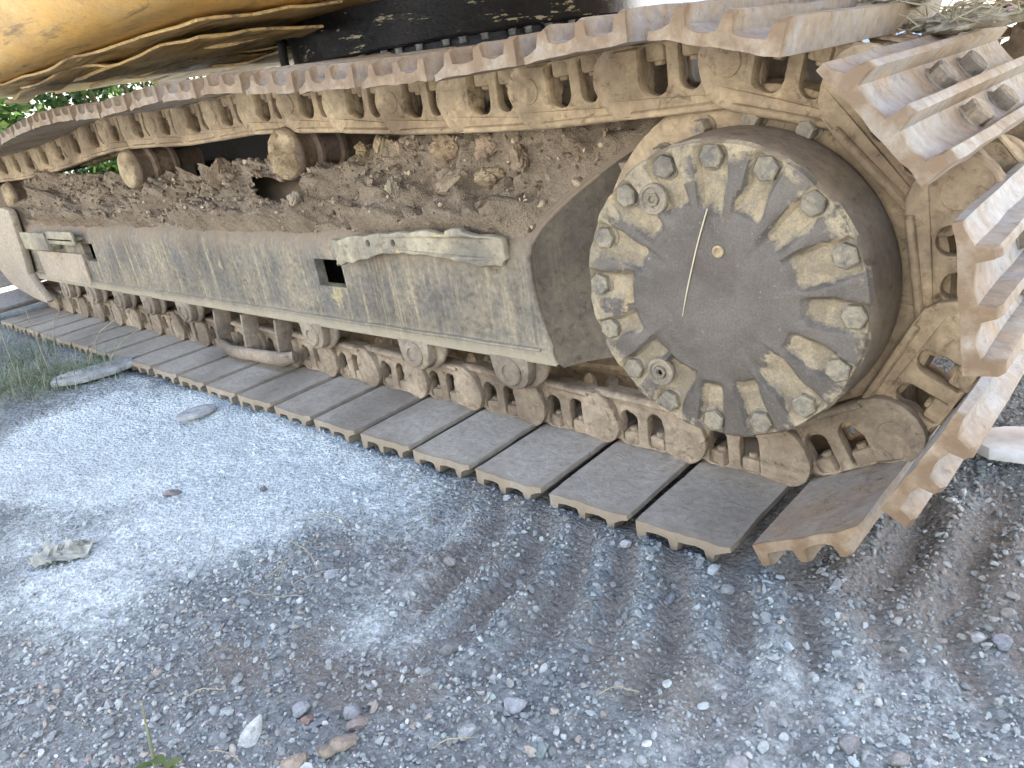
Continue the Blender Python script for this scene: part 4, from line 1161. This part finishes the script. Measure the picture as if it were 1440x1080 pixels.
for t in np.linspace(0, 1, 14):
    x = .004 + (-.055 - .004) * t; z = .153 + (-.035 - .153) * t
    pts.append((SPR[0] + x - .004 * math.sin(t * 3), YH - .0022 - .0005 * math.sin(t * 9), SPR[1] + z))
stem('straw', pts, [.0013] * 10 + [.0011, .0009, .0007, .0005], plain('pale_stem', (.62, .55, .36), .9, (.5, .42, .27), 40), 'long pale straw stuck across the round drive cover', 'straw')

# weed at the bottom edge
wd = thing_empty('weed', (-.36, -1.07, gz(-.36, -1.07)), 'single green weed with a thin stem at the bottom edge of the photo', 'weed')
bm = bmesh.new(); bm_tube(bm, [(0, 0, -.01), (.006, .002, .05), (.018, .006, .10), (.024, .010, .14), (.022, .016, .165)], [.0028, .0026, .0022, .0015, .0008], 6)
obj('stem', bm_mesh('stem', bm, plain('weed_stem', (.22, .22, .13), .9, (.16, .17, .1), 30), 60), wd)
def leaf_mesh(name, L, W, mat, bend=.3):
    V = []; F = []
    for i in range(6):
        t = i / 5; w = W * math.sin(math.pi * min(1, t * .92 + .06)) ** .8; z = bend * L * (t - t * t * 1.4)
        V += [(L * t, -w, z + .15 * w), (L * t, 0, z - .1 * w), (L * t, w, z + .15 * w)]
    for i in range(5):
        a = i * 3; F += [(a, a + 3, a + 4, a + 1), (a + 1, a + 4, a + 5, a + 2)]
    return mesh_from(name, V, F, mat, 60)
LF = leaf_mesh('leaf', .045, .010, M['leaf_green'])
for (z, az, tl, sc) in ((.035, 0.4, -.2, 1.0), (.03, 1.0, -.5, .9), (.06, .2, -.3, .8), (.015, -.3, -.1, 1.1), (.02, 3.6, -.2, .8), (.05, 4.3, -.3, .6)):
    obj('leaf', LF, wd, Matrix.Translation((.004, .002, z)) @ Matrix.Rotation(az, 4, 'Z') @ Matrix.Rotation(tl, 4, 'Y') @ Matrix.Scale(sc, 4))

# ------------------------------------------------------------------ grass tuft beside the far shoes
def blades(n, fx, hmin, hmax, w, rg, lean):
    V = []; F = []; C = []
    for k in range(n):
        x, y, z = fx(); h = rg.uniform(hmin, hmax); a = rg.uniform(0, 6.28); l = rg.uniform(.1, lean); ww = w * rg.uniform(.6, 1.2)
        dx, dy = math.cos(a), math.sin(a); px, py = -dy, dx; b = len(V)
        c = np.array([(.15, .19, .10), (.20, .225, .13), (.36, .34, .23), (.12, .16, .08)][rg.integers(0, 4)]) * rg.uniform(.8, 1.25)
        for j, (t, wf) in enumerate(((0, 1), (.35, .9), (.7, .6))):
            o_ = l * h * t * t * 1.3; zz_ = z + h * t * (1 - .25 * l * t)
            V += [(x + dx * o_ - px * ww * wf, y + dy * o_ - py * ww * wf, zz_), (x + dx * o_ + px * ww * wf, y + dy * o_ + py * ww * wf, zz_)]
        o_ = l * h * 1.3; V.append((x + dx * o_, y + dy * o_, z + h * (1 - .35 * l)))
        C += [c] * 7
        F += [(b, b + 1, b + 3), (b, b + 3, b + 2), (b + 2, b + 3, b + 5), (b + 2, b + 5, b + 4), (b + 4, b + 5, b + 6)]
    return np.array(V), np.array(F), np.array(C)
rgg = np.random.default_rng(77)
centers = [(-2.75, -.42, .22), (-3.0, -.52, .25), (-2.6, -.33, .14), (-3.3, -.38, .25), (-3.5, -.55, .3), (-2.85, -.62, .16), (-3.9, -.5, .3), (-2.65, -.5, .2)]
def fx():
    c = centers[rgg.integers(0, len(centers))]
    x = c[0] + rgg.normal() * c[2] * .55; y = min(c[1] + rgg.normal() * c[2] * .35, -.245)
    return x, y, gz(x, y) - .004
V, F, C = blades(1700, fx, .03, .12, .0015, rgg, 1.9)
me = mesh_np('grass', V, F, attr_col('grass_blade', .8, .0)); vcol(me, 'Col', C)
obj('grass', me, kind='stuff', label='patch of thin green grass beside the far end of the track', category='grass')
for k, (x, y, h, lx, ly) in enumerate(((-2.75, -.45, .30, .02, .0), (-2.9, -.38, .26, .10, .05), (-2.62, -.36, .22, .16, .10), (-3.05, -.5, .28, -.03, .02), (-2.5, -.33, .16, .10, .12))):
    z = gz(x, y)
    stem('dry_stalk', [(x, y, z - .005), (x + lx * .3, y + ly * .3, z + h * .45), (x + lx * .7, y + ly * .7, z + h * .8), (x + lx * 1.2, y + ly * 1.2, z + h)], [.0022, .002, .0017, .001], M['straw'], ('tallest dry stalk rising straight out of the grass patch', 'dry stalk leaning towards the shoes from the grass patch', 'short bent dry stalk at the near side of the grass patch', 'dry stalk at the back of the grass patch leaning left', 'small dry stalk arching over the broken slab')[k], 'stalk', 'dry stalks in the grass patch')

# ------------------------------------------------------------------ straw caught on the track
def straw_clump(lab, loc, n, rad, h, seed):
    r_ = np.random.default_rng(seed)
    root = thing_empty('straw_clump', loc, lab, 'straw')
    bm = bmesh.new()
    for k in range(n):
        a = r_.uniform(0, 6.28); d_ = rad * math.sqrt(r_.random()); x, y = d_ * math.cos(a) * 1.6, d_ * math.sin(a)
        b_ = r_.uniform(0, 6.28); L_ = r_.uniform(.03, .09); z = r_.uniform(0, h) * (1 - (d_ / rad) ** 2 * .7)
        bm_tube(bm, [(x, y, z), (x + L_ * .5 * math.cos(b_), y + L_ * .5 * math.sin(b_), z + r_.uniform(0, .02)), (x + L_ * math.cos(b_ + .4), y + L_ * math.sin(b_ + .4), z + r_.uniform(-.01, .03))], .0012, 3)
    obj('straw', bm_mesh('straw', bm, M['straw'], None), root, kind='stuff')
    me = rock_mesh('earth', (rad * 1.2, rad * .9, h * .55), seed, plain('strawy_earth', (.40, .36, .28), 1.0, (.26, .23, .17), 40, .9), .5, 3, 4, .5)
    obj('earth', me, root, Matrix.Translation((0, 0, h * .2)))
straw_clump('strawy lump of dry earth lying on top of the track', (.13, .28, .855), 90, .07, .05, 5)
straw_clump('loose straw caught between the top shoes above the sprocket', (.27, .24, .80), 70, .06, .03, 6)

# ------------------------------------------------------------------ background: hedge, white building, containers
def leafy(name, root, n, box, size, seed, cols, mat):
    r_ = np.random.default_rng(seed)
    ctr = np.array([r_.uniform(box[0], box[1], 60), r_.uniform(box[2], box[3], 60), r_.uniform(box[4], box[5], 60)]).T
    k = r_.integers(0, 60, n); P = ctr[k] + r_.normal(0, .16, (n, 3)); P[:, 2] = np.clip(P[:, 2], .05, None)
    R = rotmats(n, r_, .9); s_ = size * r_.uniform(.6, 1.3, n)
    q = np.array([(-.5, 0, 0), (-.1, .32, .05), (.5, 0, 0), (-.1, -.32, .05)])
    v = np.einsum('nij,kj->nki', R, q) * s_[:, None, None] + P[:, None, :]
    f = np.array([[0, 1, 2], [0, 2, 3]])[None] + (np.arange(n) * 4)[:, None, None]
    me = mesh_np(name, v.reshape(-1, 3), f.reshape(-1, 3), mat)
    c = cols[r_.integers(0, len(cols), n)] * r_.uniform(.7, 1.3, (n, 1)); vcol(me, 'Col', np.repeat(c, 4, 0))
    return obj(name, me, root)
m, nt, b = nodes_of('hedge_leaf'); N = NT(nt)
at = N.n('ShaderNodeAttribute', attribute_name='Col').outputs['Color']
N.link(at, b.inputs['Base Color']); b.inputs['Roughness'].default_value = .55
tr = N.n('ShaderNodeBsdfTranslucent'); N.link(at, tr.inputs['Color']); ms = N.n('ShaderNodeMixShader'); ms.inputs[0].default_value = .4
N.link(b.outputs[0], ms.inputs[1]); N.link(tr.outputs[0], ms.inputs[2]); N.link(ms.outputs[0], nt.nodes['Material Output'].inputs[0])
M['hedge'] = m
hcols = np.array([(.05, .11, .02), (.07, .14, .03), (.04, .085, .02), (.12, .18, .04)])
for k, (y0, y1, lab) in enumerate(((-1.6, .6, 'leafy green bush seen left of the machine beyond the track'), (.5, 2.4, 'leafy green bush seen in the gap under the yellow body'), (2.2, 4.6, 'leafy green bush farther back behind the yellow body'))):
    xh = -7.2 - .35 * k
    h = thing_empty('hedge_bush', (xh, (y0 + y1) / 2, 0), lab, 'bush', 'bushes behind the excavator')
    h['base_inv'] = 1
    leafy('foliage', h, 11000, (xh - .5, xh + .4, y0, y1, .15, 2.5), .085, 90 + k, hcols, M['hedge'])
    bm = bmesh.new()
    for j in range(9):
        x, y = xh + random.uniform(-.2, .2), random.uniform(y0, y1)
        bm_tube(bm, [(x, y, -.05), (x + random.uniform(-.1, .1), y + random.uniform(-.1, .1), .9), (x + random.uniform(-.3, .3), y + random.uniform(-.3, .3), 2.1)], [.03, .022, .01], 6)
    obj('trunk', bm_mesh('trunk', bm, plain('hedge_wood_%d' % k, (.12, .09, .06), .95), 60), h)

def at_yaw(d_, yaw): return CAM.x + d_ * math.sin(math.radians(yaw)), CAM.y + d_ * math.cos(math.radians(yaw))
m_white = plain('white_wall_sheet', (.72, .73, .74), .7, (.62, .63, .64), 1.2)
cx, cy = at_yaw(27, -29)
bld = thing_empty('white_building', (cx, cy, 0), 'white sheet clad building far behind the slewing ring', 'building')
R = Matrix.Translation((0, 0, 0)) @ Matrix.Rotation(math.radians(29), 4, 'Z')
bm = bmesh.new(); bm_box(bm, (0, 3, 2.2), (15, 6, 4.4), .02)
obj('wall', bm_mesh('wall', bm, m_white, 30), bld, R)
bm = bmesh.new(); bm_box(bm, (0, 3, 4.55), (15.6, 6.6, .28), .03)
obj('roof', bm_mesh('roof', bm, plain('roof_sheet', (.35, .36, .38), .6), 30), bld, R)
bm = bmesh.new(); bm_box(bm, (0, -.015, 0), (.06, .05, 4.3), .01); RIBM = bm_mesh('rib', bm, m_white, 30)
for k in range(24): obj('rib', RIBM, bld, R @ Matrix.Translation((-7.2 + k * .62, 0, 2.2)))
bm = bmesh.new(); bm_box(bm, (0, -.03, 0), (1.0, .06, .9), .01); WM = bm_mesh('window', bm, M['glass'], 30)
for k, x in enumerate((1.6, 3.4, -4.5)): obj('window', WM, bld, R @ Matrix.Translation((x, 0, 2.15)))
bm = bmesh.new(); bm_box(bm, (-2.4, -.03, 1.05), (1.0, .06, 2.1), .01); obj('door', bm_mesh('door', bm, plain('door_paint', (.25, .28, .32), .6), 30), bld, R)

def container(yaw, d_, c, lab, zs, L_):
    x, y = at_yaw(d_, yaw)
    r = thing_empty('container', (x, y, 0), lab, 'container', 'containers far behind the sprocket')
    R = Matrix.Rotation(math.radians(-yaw), 4, 'Z'); mm = plain('container_%d' % int(-yaw * 10), c, .6, tuple(v * .85 for v in c), 2)
    bm = bmesh.new(); bm_box(bm, (0, 1.2, zs / 2), (L_, 2.4, zs), .03); obj('body', bm_mesh('body', bm, mm, 30), r, R)
    bm = bmesh.new(); bm_box(bm, (0, -.02, zs / 2), (.10, .06, zs * .9), .01); rm_ = bm_mesh('rib', bm, mm, 30)
    for k in range(int(L_ / .3)): obj('rib', rm_, r, R @ Matrix.Translation((-L_ / 2 + .15 + .3 * k, 0, 0)))
container(-16.2, 42, (.30, .52, .55), 'pale teal container far behind the straw on the track', 2.5, 2.6)
container(-12.2, 44, (.62, .26, .34), 'pink container at the top right corner far behind', 2.5, 3.4)

# ------------------------------------------------------------------ unseen wall added behind the camera to bounce sunlight onto the machine
yw = thing_empty('bounce_wall', (-1.0, -7.4, 0), 'long grey wall added behind the camera to bounce sunlight onto the machine', 'wall'); yw['kind'] = 'thing'
bm = bmesh.new(); bm_box(bm, (0, -.15, 2.2), (26, .3, 4.6), .02)
obj('wall', bm_mesh('wall', bm, plain('bounce_wall_grey', (.46, .49, .52), .95, (.40, .43, .46), 1.5, .2), 30), yw)
bm = bmesh.new(); bm_box(bm, (0, -.15, 4.56), (26.2, .44, .10), .02)
obj('coping', bm_mesh('coping', bm, plain('coping_stone', (.5, .48, .45), .95), 30), yw)  # top course of the added bounce wall
